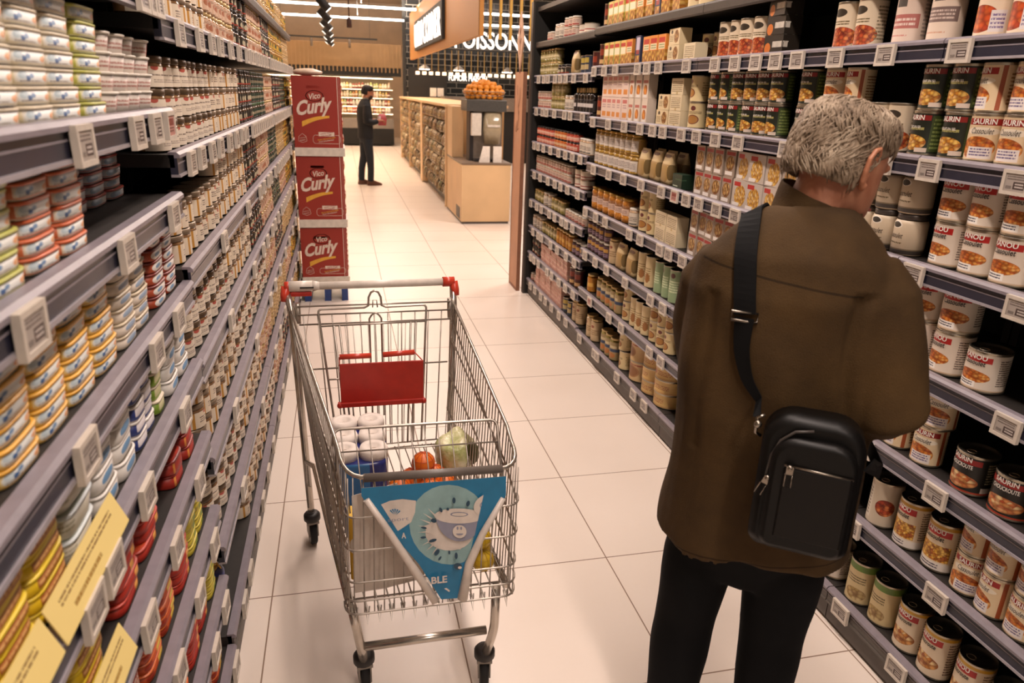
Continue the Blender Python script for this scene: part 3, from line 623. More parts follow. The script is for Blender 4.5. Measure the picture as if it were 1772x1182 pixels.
lk6 = label_mat('cream recipe carton', '#ddc9a0', [('food', .7, .5, .22, .4, ['#a5743c', '#8d5a30', '#c39a60'], 7.), ('ell', .25, .8, .09, .12, '#4a3a2a'), ('text', .08, .42, .2, .6, '#8a7148', 4)])
pack('ccart', 'food_carton', 'carton', 'cream meal carton with brown bowl', 'cream meal cartons', .12, .06, .07, lk6)
lk7 = label_mat('cream back carton', '#dccba8', [('text', .08, .92, .15, .85, '#8a7858', 6), ('rect', .45, .6, 0, .2, '#c0a878')])
pack('cback', 'food_carton', 'carton', 'cream carton showing its text side', 'text-side cream cartons', .12, .06, .07, lk7)
lk8 = label_mat('grey pasta box', '#bdb1a6', [('food', .52, .42, .36, .4, ['#dca83a', '#ecc25c', '#d0902c', '#e8cf9a'], 9.), ('rect', .08, .5, .76, .92, '#b3302c'), ('rect', .08, .5, .04, .16, '#e6dfd8')])
pack('pasta', 'food_carton', 'carton', 'grey pasta carton with yellow bowl', 'grey pasta cartons', .105, .05, .105, lk8)
lk9 = label_mat('small pasta box', '#9d8c7c', [('food', .5, .5, .4, .28, ['#8a6a2a', '#c08a44', '#7a3a22', '#d9b878'], 8.), ('rect', .08, .92, .8, .93, '#9c2f2c'), ('rect', .08, .8, .06, .2, '#e6dfd8')])
pack('pastas', 'food_carton', 'carton', 'small pasta carton with red top', 'small pasta cartons', .075, .05, .105, lk9)
lka = label_mat('beige paper bag', '#c8b083', [('ell', .5, .8, .1, .08, '#7a5034'), ('ell', .35, .25, .3, .22, '#a5854f'), ('rect', .15, .85, .4, .46, '#a98a5c'), ('ell', .7, .3, .12, .16, '#6f5a34')])
pack('bag', 'food_pouch', 'pouch', 'beige paper grain pouch', 'beige paper pouches', .11, .06, .15, lka, tuck=1)
lkb = label_mat('dark green tea box', '#1f3424', [('text', .1, .6, .1, .25, '#cdd6c0', 1), ('rect', .3, .95, .6, .68, '#3f5c40')])
pack('teabox', 'food_carton', 'carton', 'small dark green carton', 'dark green cartons', .10, .07, .065, lkb)
lkc = label_mat('pink wrapped roll', '#cf9f8c', [('text', .1, .9, .2, .8, '#a8605a', 3), ('rect', 0, 1, 0, .12, '#dcc0ae')])
pack('pinkbox', 'food_carton', 'carton', 'flat pink snack carton', 'flat pink snack cartons', .085, .07, .032, lkc)
lkd = label_mat('striped red white tin', '#d9ccb8', [('rect', 0, 1, .3, .42, '#9c2f2c'), ('rect', 0, 1, 0, .08, '#9c2f2c')])
rcan('stripe', 'red-striped white tin', 'red-striped tins', .05, .06, lkd, n=18)
lke = label_mat('dark jar pack', '#2c3445', [('rect', .3, .7, .2, .5, '#b5a070'), ('rect', .3, .7, .6, .9, '#b8a04a')])
rcan('navycan', 'navy and yellow can', 'navy and yellow cans', .036, .11, lke)
lkf = label_mat('dark mixed can', '#4b1f18', [('rect', .3, .7, .1, .3, '#c9a06a'), ('rect', .3, .7, .5, .8, '#8f3a24')])
rcan('maroon', 'maroon sauce can', 'maroon sauce cans', .036, .125, lkf)
lkg = label_mat('black orange box', '#2a231c', [('ell', .2, .3, .16, .3, '#c9702c'), ('text', .45, .95, .2, .8, '#cfc6b8', 1)])
pack('blackbox', 'food_carton', 'carton', 'black carton with orange dish', 'black dish cartons', .11, .07, .062, lkg)

# ---- left side flat tins
def tin(key, desc, grp, w, d, h, side, rim, lid, cat='tin', taper=.93, n=24, name='food_tin', step=None):
    b = MB(); b.lathe([(taper*.5, 0), (.5*taper+.01, .002), (.487, h-.006)], n, sx=w, sy=d, power=.45, mi=0, uvv=[0, 0, 1], sm=True)
    l = MB(); l.lathe([(.488, h-.006), (.5, h-.0055), (.5, h-.003), (.495, h-.0022), (.455, h-.001), (.0005, h-.0008)], n, sx=w, sy=d, power=.45, mis=[0, 0, 0, 0, 1, 1], cap=False)
    kind(key, name, cat, desc, grp, w, d, h, [('body', b, [side], None), ('rim', l, [rim, lid], None)], step or h, .03)
def fish(base, side='#d9d2c6'):
    return [('rect', 0, .34, 0, 1, base), ('ell', .47, .5, .115, .62, '#d3d4cf'), ('ell', .41, .66, .04, .3, '#b3c0c4'), ('ell', .455, .42, .014, .24, '#3a5c88'), ('ell', .475, .62, .010, .2, '#5f7c9c'), ('ell', .55, .45, .022, .3, '#d49a6a'), ('ell', .585, .6, .018, .25, '#c9803f'), ('text', .38, .52, .12, .3, '#8a7a6a', 1), ('rect', .70, 1, 0, 1, base), ('rect', 0, 1, 0, .10, base)]
def rimm(n, c): return flat(n, c, .35)
tin('t_pale', 'pale blue and apricot fish tin', 'pale fish tins', .112, .075, .0235, label_mat('pale fish side', '#d8d0bf', fish('#cfc09a')), rimm('cream rim', '#c9bba0'), M_silverd)
tin('t_lime', 'lime-edged fish tin', 'lime-edged fish tins', .112, .075, .0235, label_mat('lime fish side', '#d3cf9f', fish('#b3b04c')), rimm('lime rim', '#a8a84a'), M_silverd)
tin('t_limeL', 'large lime-edged fish tin', 'large lime fish tins', .112, .085, .0235, label_mat('lime fish side', '#d3cf9f', []), rimm('lime rim', '#a8a84a'), M_silverd)
tin('t_orange', 'orange-edged fish tin', 'orange-edged fish tins', .112, .085, .0235, label_mat('orange fish side', '#dccab0', fish('#c9683a')), rimm('orange rim', '#c05c30'), M_silverd)
tin('t_blue', 'pale blue tin with red rim', 'red-rimmed blue tins', .105, .08, .0225, label_mat('blue red side', '#b9bfc4', [('ell', .44, .5, .07, .4, '#8aa6bf'), ('ell', .6, .5, .04, .4, '#b86a5c'), ('rect', 0, 1, 0, .1, '#b0443c')]), rimm('red rim', '#a8423a'), M_silverd)
tin('t_rust', 'rust-red fish tin', 'rust-red fish tins', .105, .085, .0245, label_mat('rust fish side', '#a8482a', [('ell', .48, .5, .10, .5, '#d3ccc4'), ('ell', .48, .5, .03, .25, '#6a8aa8'), ('rect', .2, .3, .2, .7, '#cfc6b4'), ('text', .7, .95, .2, .8, '#d9c0a8', 2)]), rimm('dark red rim', '#6f241c'), M_silverd)
tin('t_yel', 'golden yellow fish tin', 'golden fish tins', .112, .085, .0235, label_mat('yellow fish side', '#dcc486', fish('#d6a32c')), rimm('yellow rim', '#d39c2a'), M_silverd)
tin('t_ywhite', 'white and gold fish tin', 'white and gold fish tins', .105, .075, .0240, label_mat('white gold side', '#cfc3b4', [('ell', .5, .5, .05, .35, '#8294a8'), ('rect', .62, .66, 0, 1, '#c9a05c'), ('rect', 0, 1, 0, .1, '#c6b49a')]), rimm('beige rim', '#b8a88c'), M_silverd)
tin('t_oval', 'white oval plastic tub', 'white oval tubs', .120, .085, .040, label_mat('white tub side', '#c9c3b2', [('text', .25, .45, .3, .8, '#9a947c', 2), ('rect', .55, .62, .1, .9, '#8a86a0')]), rimm('pale blue rim', '#c3cbcc'), flat('pale tub film', '#9fa89c', .4), taper=.82, name='food_tub', cat='tub')
tin('t_wtin', 'white tin with blue side', 'white and blue tins', .100, .07, .034, label_mat('white blue side', '#cdc8c0', [('ell', .5, .5, .05, .3, '#5f86a8'), ('rect', .62, .68, .1, .9, '#c99a4c')]), rimm('white rim', '#d3cec6'), M_silverd)
tin('t_navy', 'navy and white fish tin', 'navy and white tins', .075, .07, .030, label_mat('navy side', '#c9c3c4', [('rect', 0, .4, 0, 1, '#27336b'), ('rect', 0, 1, 0, .25, '#35447a')]), rimm('white rim', '#d3cec6'), M_silverd)
tin('t_green', 'green and cream fish tin', 'green and cream tins', .07, .07, .030, label_mat('green side', '#b3ad84', [('rect', 0, .42, 0, 1, '#6f8a2c'), ('rect', 0, 1, 0, .2, '#7d9a34')]), rimm('cream rim', '#c9bba0'), M_whitelid)
tin('t_red', 'scarlet oblong tin', 'scarlet oblong tins', .115, .09, .024, label_mat('scarlet side', '#a12a1c', [('rect', .52, .56, 0, 1, '#d99a4c'), ('ell', .62, .5, .04, .4, '#c95a2c')]), rimm('scarlet rim', '#b23420'), flat('orange red lid', '#b84424', .35), taper=.97)
tin('t_dred', 'dark red oblong tin', 'dark red oblong tins', .095, .09, .032, label_mat('dark red side', '#9c2a1e', [('rect', .4, .44, 0, 1, '#c9803c')]), rimm('dark scarlet rim', '#8a2018'), flat('bright red lid', '#c23a24', .35), taper=.97)
tin('t_orl', 'orange-red mackerel tin', 'orange-red mackerel tins', .115, .085, .022, label_mat('mackerel side', '#b84a1e', [('rect', .5, .56, 0, 1, '#d9b44c'), ('ell', .4, .5, .06, .4, '#8a2a14')]), rimm('orange scarlet rim', '#c9622c'), flat('red orange lid', '#c2562a', .35), taper=.97)
tin('t_olive', 'olive-yellow oblong tin', 'olive-yellow tins', .09, .085, .022, label_mat('olive side', '#b8a83a', [('rect', .5, .56, 0, 1, '#7a8a34')]), rimm('olive rim', '#c9b84a'), flat('yellow lid', '#c9b23a', .35), taper=.97)
tin('t_sard', 'yellow sardine tin with brown panel', 'yellow sardine tins', .115, .085, .024, label_mat('sardine side', '#d6b41e', [('rect', .42, .6, .12, .9, '#9c5a2a'), ('text', .43, .59, .2, .8, '#d9a86a', 1)]), rimm('bright yellow rim', '#dcc02c'), flat('yellow tin lid', '#d3b83a', .35), taper=.97)
# white cups
cb = MB(); cb.lathe([(.026, 0), (.027, .001), (.033, .034)], 18, cap=True); cb.lathe([(.0335, .032), (.0355, .033), (.0355, .036), (.033, .037), (.001, .0365)], 18, mi=1, cap=False)
kind('cup', 'paste_pot', 'pot', 'white pot with red speckled side', 'white paste pots', .072, .072, .040, [('body', cb, [label_mat('pot side', '#d6cbc0', [('rect', .52, .56, .2, .9, '#b3574a'), ('ell', .6, .5, .03, .3, '#8a9a6a'), ('text', .3, .5, .3, .7, '#a8746a', 2)]), M_whitelid], None)], .0325, .1)
# gherkin style tin
tin('t_pick', 'green and red lunch tin', 'green and red lunch tins', .11, .085, .05, label_mat('lunch side', '#a32a20', [('text', .42, .58, .2, .8, '#e0d0b8', 3), ('rect', 0, 1, 0, .15, '#c9b04a')]), rimm('dark green rim', '#2f4a24'), flat('olive lid', '#6f7a34', .4), taper=.97)
# ------------------------------------------------------------------ stocking the right shelving
S = stack
def seq(bay, lv, z, items, **k):
    for it in items:
        kw = dict(k); 
        if len(it) > 4: kw.update(it[4])
        S(it[0], bay, lv, z, it[1], it[2], it[3], **kw)
# nearest bay
seq('R1', 6, 1.805, [('tomato', 1.00, 1.64, 1)]); S('taupe', 'R2', 6, 1.805, 1.68, 1.81, 1); S('pinkp', 'R2', 6, 1.805, 1.83, 1.97, 1); S('bistro', 'R2', 6, 1.805, 2.0, 2.2, 1)
seq('R1', 5, 1.515, [('saurin', .95, 1.585, 2), ('saurinD', 1.59, 1.665, 2, dict(twist=.2))])
seq('R1', 4, 1.24, [('ranouXL', 1.23, 1.31, 1), ('ranou', 1.325, 1.63, 2, dict(lay=[2, 2, 2]))])
seq('R1', 3, .965, [('ranouXL', 1.325, 1.43, 1), ('ranou', 1.44, 1.65, 2)])
seq('R1', 2, .695, [('saurinK', 1.03, 1.40, 1, dict(gap=.035)), ('saurin', 1.42, 1.66, 2)])
seq('R1', 1, .43, [('saurin', 1.05, 1.31, 2), ('ranouT', 1.32, 1.53, 1), ('tallside', 1.54, 1.64, 1)])
seq('R1', 0, .13, [('chou', 1.02, 1.45, 1, dict(gap=.012)), ('greentop', 1.455, 1.66, 1, dict(gap=.01))])
# second bay
seq('R2', 6, 1.805, [('blackbox', 2.44, 2.58, 3), ('bistro', 2.60, 2.95, 1)])
seq('R2', 5, 1.515, [('bistro', 1.80, 1.97, 1), ('saurinD', 1.68, 1.78, 2), ('saurin', 2.0, 2.20, 2), ('saurinD', 2.24, 2.34, 2), ('saurinD', 2.42, 2.98, 2)])
seq('R2', 4, 1.24, [('cassjar', 1.68, 1.95, 2), ('pasta', 2.0, 2.65, 2), ('pastas', 2.66, 2.99, 2)])
seq('R2', 3, .965, [('saurin', 1.7, 1.9, 2), ('pastas', 2.3, 2.98, 2)])
seq('R2', 2, .695, [('saurin', 1.7, 1.95, 1), ('creamcan', 2.3, 2.75, 2), ('maroon', 2.80, 2.97, 1)])
seq('R2', 1, .43, [('tallside', 1.72, 1.9, 1), ('creamtall', 2.3, 2.96, 1)])
seq('R2', 0, .13, [('ranou', 1.69, 1.79, 1), ('whitepot', 2.2, 2.5, 1), ('ranou', 2.80, 2.99, 1)])
seq('R2', 7, 2.02, [('creamtall', 2.3, 3.0, 1)])
# third bay
seq('R3', 7, 2.02, [('maroon', 4.29, 4.39, 1), ('ycart', 3.85, 4.27, 1), ('ocart', 3.62, 3.84, 1), ('ncart', 3.53, 3.61, 1), ('ocart', 3.30, 3.52, 1), ('creamtall', 3.06, 3.28, 1)])
seq('R3', 6, 1.805, [('maroon', 4.32, 4.40, 1), ('ycart', 3.95, 4.30, 1), ('ocart', 3.83, 3.94, 1), ('ncart', 3.74, 3.82, 1), ('ocart', 3.43, 3.72, 1), ('ccart', 3.28, 3.42, 2), ('cback', 3.04, 3.26, 1), ('creamcan', 3.04, 3.26, 1, dict(inset=.09))])
_colc.clear
seq('R3', 5, 1.515, [('maroon', 4.30, 4.38, 1), ('pcart', 3.86, 4.28, 2), ('bcart', 3.58, 3.85, 2), ('ccart', 3.33, 3.46, 2), ('cback', 3.20, 3.32, 3), ('creamcan', 3.05, 3.18, 2)])
seq('R3', 4, 1.24, [('goldjar', 3.70, 4.38, 2), ('bag', 3.26, 3.66, 1), ('bag', 3.26, 3.66, 1, dict(inset=.09)), ('teabox', 3.05, 3.24, 1)])
seq('R3', 3, .965, [('beanjar', 3.76, 4.38, 1), ('whitepot', 3.64, 3.74, 1), ('creamcan', 3.38, 3.62, 2), ('cback', 3.10, 3.36, 2), ])
seq('R3', 2, .695, [('purpjar', 4.02, 4.39, 2), ('tallpot', 3.90, 4.0, 1), ('bag', 3.58, 3.88, 1), ('creamtall', 3.36, 3.56, 1), ('greencan', 3.06, 3.34, 1)])
seq('R3', 1, .43, [('ambjar', 4.24, 4.38, 1), ('bluejar', 3.76, 4.16, 1), ('creamcan', 3.62, 3.74, 2), ('creamtall', 3.36, 3.60, 1), ('creamcan', 3.06, 3.34, 2)])
seq('R3', 0, .13, [('tallpot', 4.12, 4.32, 1), ('bluejar', 3.78, 4.02, 1), ('creamcan', 3.60, 3.74, 2), ('bigtin', 3.42, 3.58, 2), ('bigtin2', 3.06, 3.40, 3)])
# farthest bay (close shelves)
seq('R4', 8, 2.01, [('pinkpot', 5.45, 5.6, 1), ('whitepot', 5.2, 5.4, 1), ('pinkpot', 4.92, 5.15, 2), ('stripe', 4.62, 4.85, 1)])
seq('R4', 7, 1.77, [('beanpot', 5.3, 5.75, 2), ('dark', 5.02, 5.28, 1), ('bag', 4.84, 4.96, 1), ('navycan', 4.58, 4.76, 1), ('maroon', 4.43, 4.54, 1)])
seq('R4', 6, 1.535, [('pinkpot', 5.42, 5.77, 2), ('beanpot', 5.08, 5.40, 2), ('whitepot', 4.88, 5.06, 1), ('bottle', 4.46, 4.84, 1)])
seq('R4', 5, 1.275, [('redpot', 5.30, 5.77, 2), ('orpot', 4.98, 5.28, 2), ('redpot', 4.74, 4.96, 2), ('whitepot', 4.46, 4.68, 1)])
seq('R4', 4, 1.05, [('pinkpot', 4.84, 5.77, 2), ('stripe', 4.50, 4.76, 2)])
seq('R4', 3, .815, [('beanpot', 5.5, 5.77, 1), ('whitepot', 5.28, 5.48, 1), ('beanpot', 4.95, 5.26, 1), ('pinkpot', 4.46, 4.9, 1)])
seq('R4', 2, .597, [('whitepot', 5.5, 5.77, 1), ('beanpot', 5.1, 5.48, 1), ('ambjar', 4.72, 5.08, 1), ('purpjar', 4.46, 4.70, 1)])
seq('R4', 1, .377, [('dark', 5.52, 5.77, 2), ('pinkbox', 4.76, 5.46, 4), ('maroon', 4.52, 4.72, 1)])
seq('R4', 0, .14, [('pinkpot', 5.6, 5.77, 1), ('pinkbox', 4.86, 5.58, 5), ('navycan', 4.64, 4.84, 1), ('tallpot', 4.46, 4.62, 1)])
# ------------------------------------------------------------------ stocking the left shelving
seq('L1', 8, 1.82, [('t_lime', 1.1, 1.72, 4)])
seq('L1', 7, 1.585, [('t_pale', .58, 1.27, 7), ('t_lime', 1.275, 1.395, 7), ('cup', 1.40, 1.745, 4)])
seq('L1', 6, 1.405, [('t_limeL', .58, .972, 6), ('t_orange', .976, 1.21, 6), ('t_blue', 1.41, 1.745, 5, dict(inset=.10, depth=1))])
seq('L1', 5, 1.20, [('t_yel', .58, 1.26, 6), ('t_ywhite', 1.27, 1.49, 6), ('t_rust', 1.52, 1.745, 6)])
seq('L1', 4, 1.005, [('t_sard', .58, .92, 6), ('t_oval', .93, 1.05, 3), ('t_wtin', 1.06, 1.26, 4), ('t_navy', 1.27, 1.42, 4), ('t_green', 1.43, 1.50, 5), ('t_wtin', 1.52, 1.74, 4)])
seq('L1', 3, .81, [('t_sard', .72, .99, 6), ('t_red', 1.04, 1.36, 6), ('t_dred', 1.47, 1.57, 2), ('t_dred', 1.59, 1.70, 4)])
seq('L1', 2, .595, [('t_pick', 1.0, 1.11, 2), ('t_orl', 1.14, 1.38, 6), ('t_red', 1.39, 1.51, 6), ('t_olive', 1.53, 1.71, 6)])
seq('L1', 1, .375, [('t_orl', 1.14, 1.39, 6), ('t_red', 1.40, 1.64, 6), ('t_olive', 1.65, 1.74, 5)])
seq('L1', 0, .14, [('t_pick', 1.35, 1.58, 2), ('t_orl', 1.6, 1.72, 3)])
for lv, z in enumerate(LLV2):
    n2 = ['pj2', 'pj1', 'pj2', 'pj1', 'pj2', 'pj1', 'pj2', 'dark'][lv]; n3 = ['pj1', 'pj2', 'pj1', 'pj2', 'pj1', 'pj2', 'peach', 'dark'][lv]
    L = 3 if lv < 7 else 2
    if lv == 0: seq('L2', 0, z, [(n2, 2.35, 3.10, 3)])
    elif lv == 4: seq('L2', 4, z, [(n2, 1.78, 2.4, 2), (n2, 2.4, 3.1, 3)])
    else: seq('L2', lv, z, [(n2, 1.78, 2.48, L), (n3, 2.49, 3.10, L)])
    seq('L3', lv, z, [([n3, 'peach', n3, 'dark', 'dark', 'dark', 'dark', 'dark'][lv], 3.12, 3.6, L), (['peach', 'straw', 'peach', 'peach', 'peach', 'green', 'peach', 'green'][lv], 3.61, 4.19, L)])
    seq('L4', lv, z, [(['dark', 'straw', 'dark', 'green', 'green', 'peach', 'dark', 'straw'][lv], 4.21, 4.7, L), (['straw', 'peach', 'straw', 'peach', 'straw', 'dark', 'yellow', 'yellow'][lv], 4.71, 5.29, L)])
    seq('L5', lv, z, [(['straw', 'yellow', 'straw', 'yellow', 'yellow', 'green', 'yellow', 'straw'][lv], 5.31, 5.75, L), (['yellow', 'straw', 'yellow', 'straw', 'straw', 'yellow', 'straw', 'yellow'][lv], 5.76, 6.37, L)])
flush()
# blue round tin with a bail lid on the second left bay's base shelf, and a red cup stack above it
bt = MB(); bt.lathe([(.055, 0), (.058, .004), (.058, .10), (.050, .112), (.04, .118)], 24)
o = obj('storage_tin', bt, [label_mat('blue enamel', '#26336b', [('ell', .5, .3, .04, .12, '#d0d0d8'), ('ell', .4, .25, .03, .1, '#d0d0d8')], .3)], None, (XL-.09, 1.92, .17))
tag(o, 'dark blue round tin on the lowest left shelf beside the price tags', 'tin')
bl = MB(); bl.tube([(.05*math.cos(a), 0, .10+.05*math.sin(a)) for a in [i*PI/10 for i in range(11)]], .003, 6); bl.lathe([(.042, .118), (.042, .124), (.03, .128)], 20, mi=0)
obj('lid', bl, [M_gold], o)
# yellow promo cards leaning on the rails
M_card = label_mat('pale yellow promo card', '#ecd488', [('text', .12, .88, .58, .8, '#8a6a3c', 2), ('text', .2, .6, .22, .42, '#a5803c', 1)], .55)
def card(y0, y1, z, h, lab):
    x = XL+.008
    m = MB(); a = [(x+.010, y0, z-.004), (x+.010, y1, z-.004), (x-.010, y1, z-.004+h), (x-.010, y0, z-.004+h)]
    b = [(p[0]-.0015, p[1], p[2]-.0008) for p in a]
    m.v = a+b; q = [(0, 0), (1, 0), (1, 1), (0, 1)]
    m.face([0, 1, 2, 3], 0, q); m.face([7, 6, 5, 4], 0)
    for i in range(4): k = (i+1) % 4; m.face([k, i, 4+i, 4+k], 0)
    o = obj('promo_card', m, [M_card]); tag(o, lab, 'card', 'yellow promo cards')
card(.785, 1.055, 1.005, .052, 'long yellow promo card in front of the yellow sardine tins')
card(.50, .775, 1.005, .052, 'yellow promo card nearest the camera at the bottom left corner')
card(.86, 1.0, .81, .050, 'short yellow promo card on the shelf below the long one')
# ------------------------------------------------------------------ shopping trolley
M_chrome = flat('zinc wire', '#b0a69b', .35, .75, var=.1)
M_tube = flat('chromed tube', '#c4bbb0', .24, .85)
M_rplas = flat('red trolley plastic', '#b02a1e', .35)
M_rplas2 = flat('bright red plastic', '#c8402c', .3)
M_wplas = flat('cream grip plastic', '#ddd2c6', .35)
M_blackp = flat('black caster plastic', '#262120', .5)
M_gryp = flat('grey caster bracket', '#8d857c', .45, .3)
M_tyre = flat('dark rubber', '#1b1918', .7)
CO = Vector((.09, 2.0, 0))
cart = empty('shopping_trolley', CO)
tag(cart, 'wire shopping trolley with red child seat flap in the middle of the aisle', 'shopping trolley')
def cl(m): m.v = [(a-CO.x, b-CO.y, c) for a, b, c in m.v]; return m
def V(*a): return Vector(a)
def L3(p, q, t): return p+(q-p)*t
rL, rR, mL, mR = V(-.185, 2.38, .93), V(.365, 2.41, .93), V(-.05, 1.70, .80), V(.402, 1.69, .795)
fL, fR = V(-.02, 1.552, .757), V(.398, 1.537, .757)
bL, bR, dL, dR = V(-.03, 1.50, .405), V(.385, 1.50, .405), V(-.135, 2.27, .455), V(.315, 2.28, .455)
def arc(a, b, c, n=6): return [a*(1-t)**2+b*2*t*(1-t)+c*t*t for t in [i/n for i in range(n+1)]]
# top rim
m = MB()
cornL = arc(L3(mL, fL, .35), fL+V(-.012, -.004, 0), L3(fL, fR, .12)); cornR = arc(L3(fL, fR, .88), fR+V(.012, -.004, 0), L3(mR, fR, .35))
m.tube([rL, L3(rL, mL, .5), mL]+cornL+cornR+[mR, L3(rR, mR, .5), rR], .0055, 8)
obj('top_rim', cl(m), M_tube, cart)
m = MB(); m.tube([L3(fL, fR, .09)+V(0, -.006, .002), L3(fL, fR, .9)+V(0, -.006, .002)], .0105, 10); obj('bumper_bar', cl(m), flat('grey brown bumper', '#6b625b', .4), cart)
# side walls
def wall(name, a0, a1, b0, b1, nv, hs, rv=.0018, rh=.0028, part=None):
    m = MB()
    for i in range(nv+1): t_ = i/nv; m.bar(L3(a0, a1, t_), L3(b0, b1, t_), rv, 5)
    for h in hs: m.bar(L3(a0, b0, h), L3(a1, b1, h), rh, 6)
    return m
for s, (r_, mm, f_, b_, d_) in enumerate(((rL, mL, fL, bL, dL), (rR, mR, fR, bR, dR))):
    m = wall('s', r_, mm, d_, L3(d_, b_, .82), 24, (.25, .5, .75, 1.0))
    m.add(wall('s', mm, f_, L3(d_, b_, .82), b_, 6, (.25, .5, .75, 1.0)))
    m.bar(L3(r_, d_, .12), L3(mm, L3(d_, b_, .82), .30), .0028)
    obj('side_grille', cl(m), M_chrome, cart)
# front wall with its curved wires
m = MB()
for h, o_ in ((.28, .012), (.52, .012), (.76, .01), (.90, .006), (1.0, 0)):
    a, b = L3(fL, bL, h), L3(fR, bR, h); out = V(0, -.006, 0)
    m.tube(arc(a+V(-.012, .05, 0), a+V(-.014, -.01, 0), L3(a, b, .08)+out)+arc(L3(a, b, .92)+out, b+V(.014, -.01, 0), b+V(.012, .05, 0)), .0028, 6)
for i in range(17):
    t_ = (i+.5)/17; m.bar(L3(fL, fR, t_), L3(bL, bR, t_), .0018, 5)
obj('front_grille', cl(m), M_chrome, cart)
# raised inner flap of the front wall
m = MB(); a, b = V(-.052, 1.735, .800), V(.382, 1.735, .797); a2, b2 = V(-.035, 1.60, .63), V(.378, 1.59, .63)
m.tube([a2]+arc(L3(a2, a, .9), a, L3(a, b, .05))+arc(L3(a, b, .95), b, L3(b2, b, .9))+[b2], .004, 8)
for i in range(12): t_ = (i+.5)/12; m.bar(L3(a, b, t_), L3(a2, b2, t_), .0018, 5)
m.bar(L3(a, a2, .28), L3(b, b2, .28), .0024); obj('front_flap', cl(m), M_chrome, cart)
# basket floor with turned-down wire ends
m = MB()
for i in range(14):
    t_ = (i+.5)/14; p, q = L3(dL, dR, t_), L3(bL, bR, t_)
    m.bar(p, q, .0022, 5)
    w = (bR-bL)*.012
    m.tube([q-w+V(0, .02, 0), q-w*.3+V(0, -.012, -.028), q+w+V(0, .02, 0)], .0018, 5)
for h in (0, .2, .4, .6, .8, .93): m.bar(L3(dL, bL, h)-V(0, 0, .004), L3(dR, bR, h)-V(0, 0, .004), .003, 6)
obj('basket_floor', cl(m), M_chrome, cart)
# hinged rear panel and child seat frame
m = MB(); pL, pR = V(-.165, 2.385, .915), V(.35, 2.40, .912); qL, qR = V(-.13, 2.265, .47), V(.31, 2.28, .47)
for i in range(11): t_ = (i+.35)/11; m.bar(L3(pL, pR, t_), L3(qL, qR, t_), .0024, 5)
for h in (0, .07, .40, 1.0): m.bar(L3(pL, qL, h), L3(pR, qR, h), .003, 6)
m.bar(pL+V(0, 0, .03), pR+V(0, 0, .03), .003)
for c_ in (pL, pR): m.tube([c_+V(0, .01, .04), c_+V(0, .012, .0), c_+V(0, .0, -.03)], .009, 8)
obj('rear_panel', cl(m), M_chrome, cart)
m = MB(); u0, u1, w0, w1 = V(-.098, 2.345, .945), V(.262, 2.36, .945), V(-.052, 2.20, .50), V(.225, 2.215, .50)
cx = V(.088, 2.35, .945)
loop = [cx+V(-.035, 0, 0), cx+V(-.022, 0, .006), cx+V(-.02, 0, .035), cx+V(-.012, 0, .052), cx+V(0, 0, .058), cx+V(.012, 0, .052), cx+V(.02, 0, .035), cx+V(.022, 0, .006), cx+V(.035, 0, 0)]
m.tube([w0, L3(w0, u0, .95)]+arc(L3(w0, u0, .97), u0, L3(u0, u1, .04))+loop+arc(L3(u0, u1, .96), u1, L3(w1, u1, .97))+[w1], .0038, 8)
m.bar(L3(u0, w0, .12), L3(u1, w1, .12), .003); m.bar(L3(u0, w0, .42), L3(u1, w1, .42), .0032); m.bar(L3(u0, w0, .50), L3(u0, u1, .14)+(w0-u0)*.5, .003)
for t_ in (.12, .17, .83, .88): m.bar(L3(u0, u1, t_)+(w0-u0)*.12, L3(w0, w1, t_), .0034)
for i in range(9):
    t_ = .22+i*.07; m.bar(L3(u0, u1, t_)+(w0-u0)*.12, L3(w0, w1, t_), .0016, 5)
m.tube([cx+V(-.02, 0, -.40), cx+V(-.02, 0, -.05)]+arc(cx+V(-.02, 0, -.04), cx+V(0, 0, .0), cx+V(.02, 0, -.04))+[cx+V(.02, 0, -.40)], .0032, 8)
m.tube([cx+V(-.008, 0, 0), cx+V(-.006, 0, .025), cx+V(.006, 0, .025), cx+V(.008, 0, 0)], .0022, 6)
obj('child_seat_frame', cl(m), M_chrome, cart)
# red seat flap
m = MB(); m.box(-.036, .232, 2.192, 2.198, .668, .806); m.box(-.046, .236, 2.186, 2.204, .655, .672)
for x_ in (-.04, .232): m.sphere((x_, 2.192, .662), .010, 10, 6)
o = obj('seat_flap', cl(m), M_rplas, cart, bevel=.003); o['label'] = 'red plastic child seat flap'
m = MB(); m.tube([V(-.034, 2.20, .828), V(.066, 2.20, .828)], .009, 10); m.tube([V(.102, 2.20, .829), V(.205, 2.205, .831)], .009, 10)
m.bar(V(-.034, 2.20, .828), V(-.036, 2.195, .80), .002); m.bar(V(.205, 2.205, .831), V(.232, 2.2, .80), .002)
obj('seat_roll', cl(m), M_rplas2, cart)
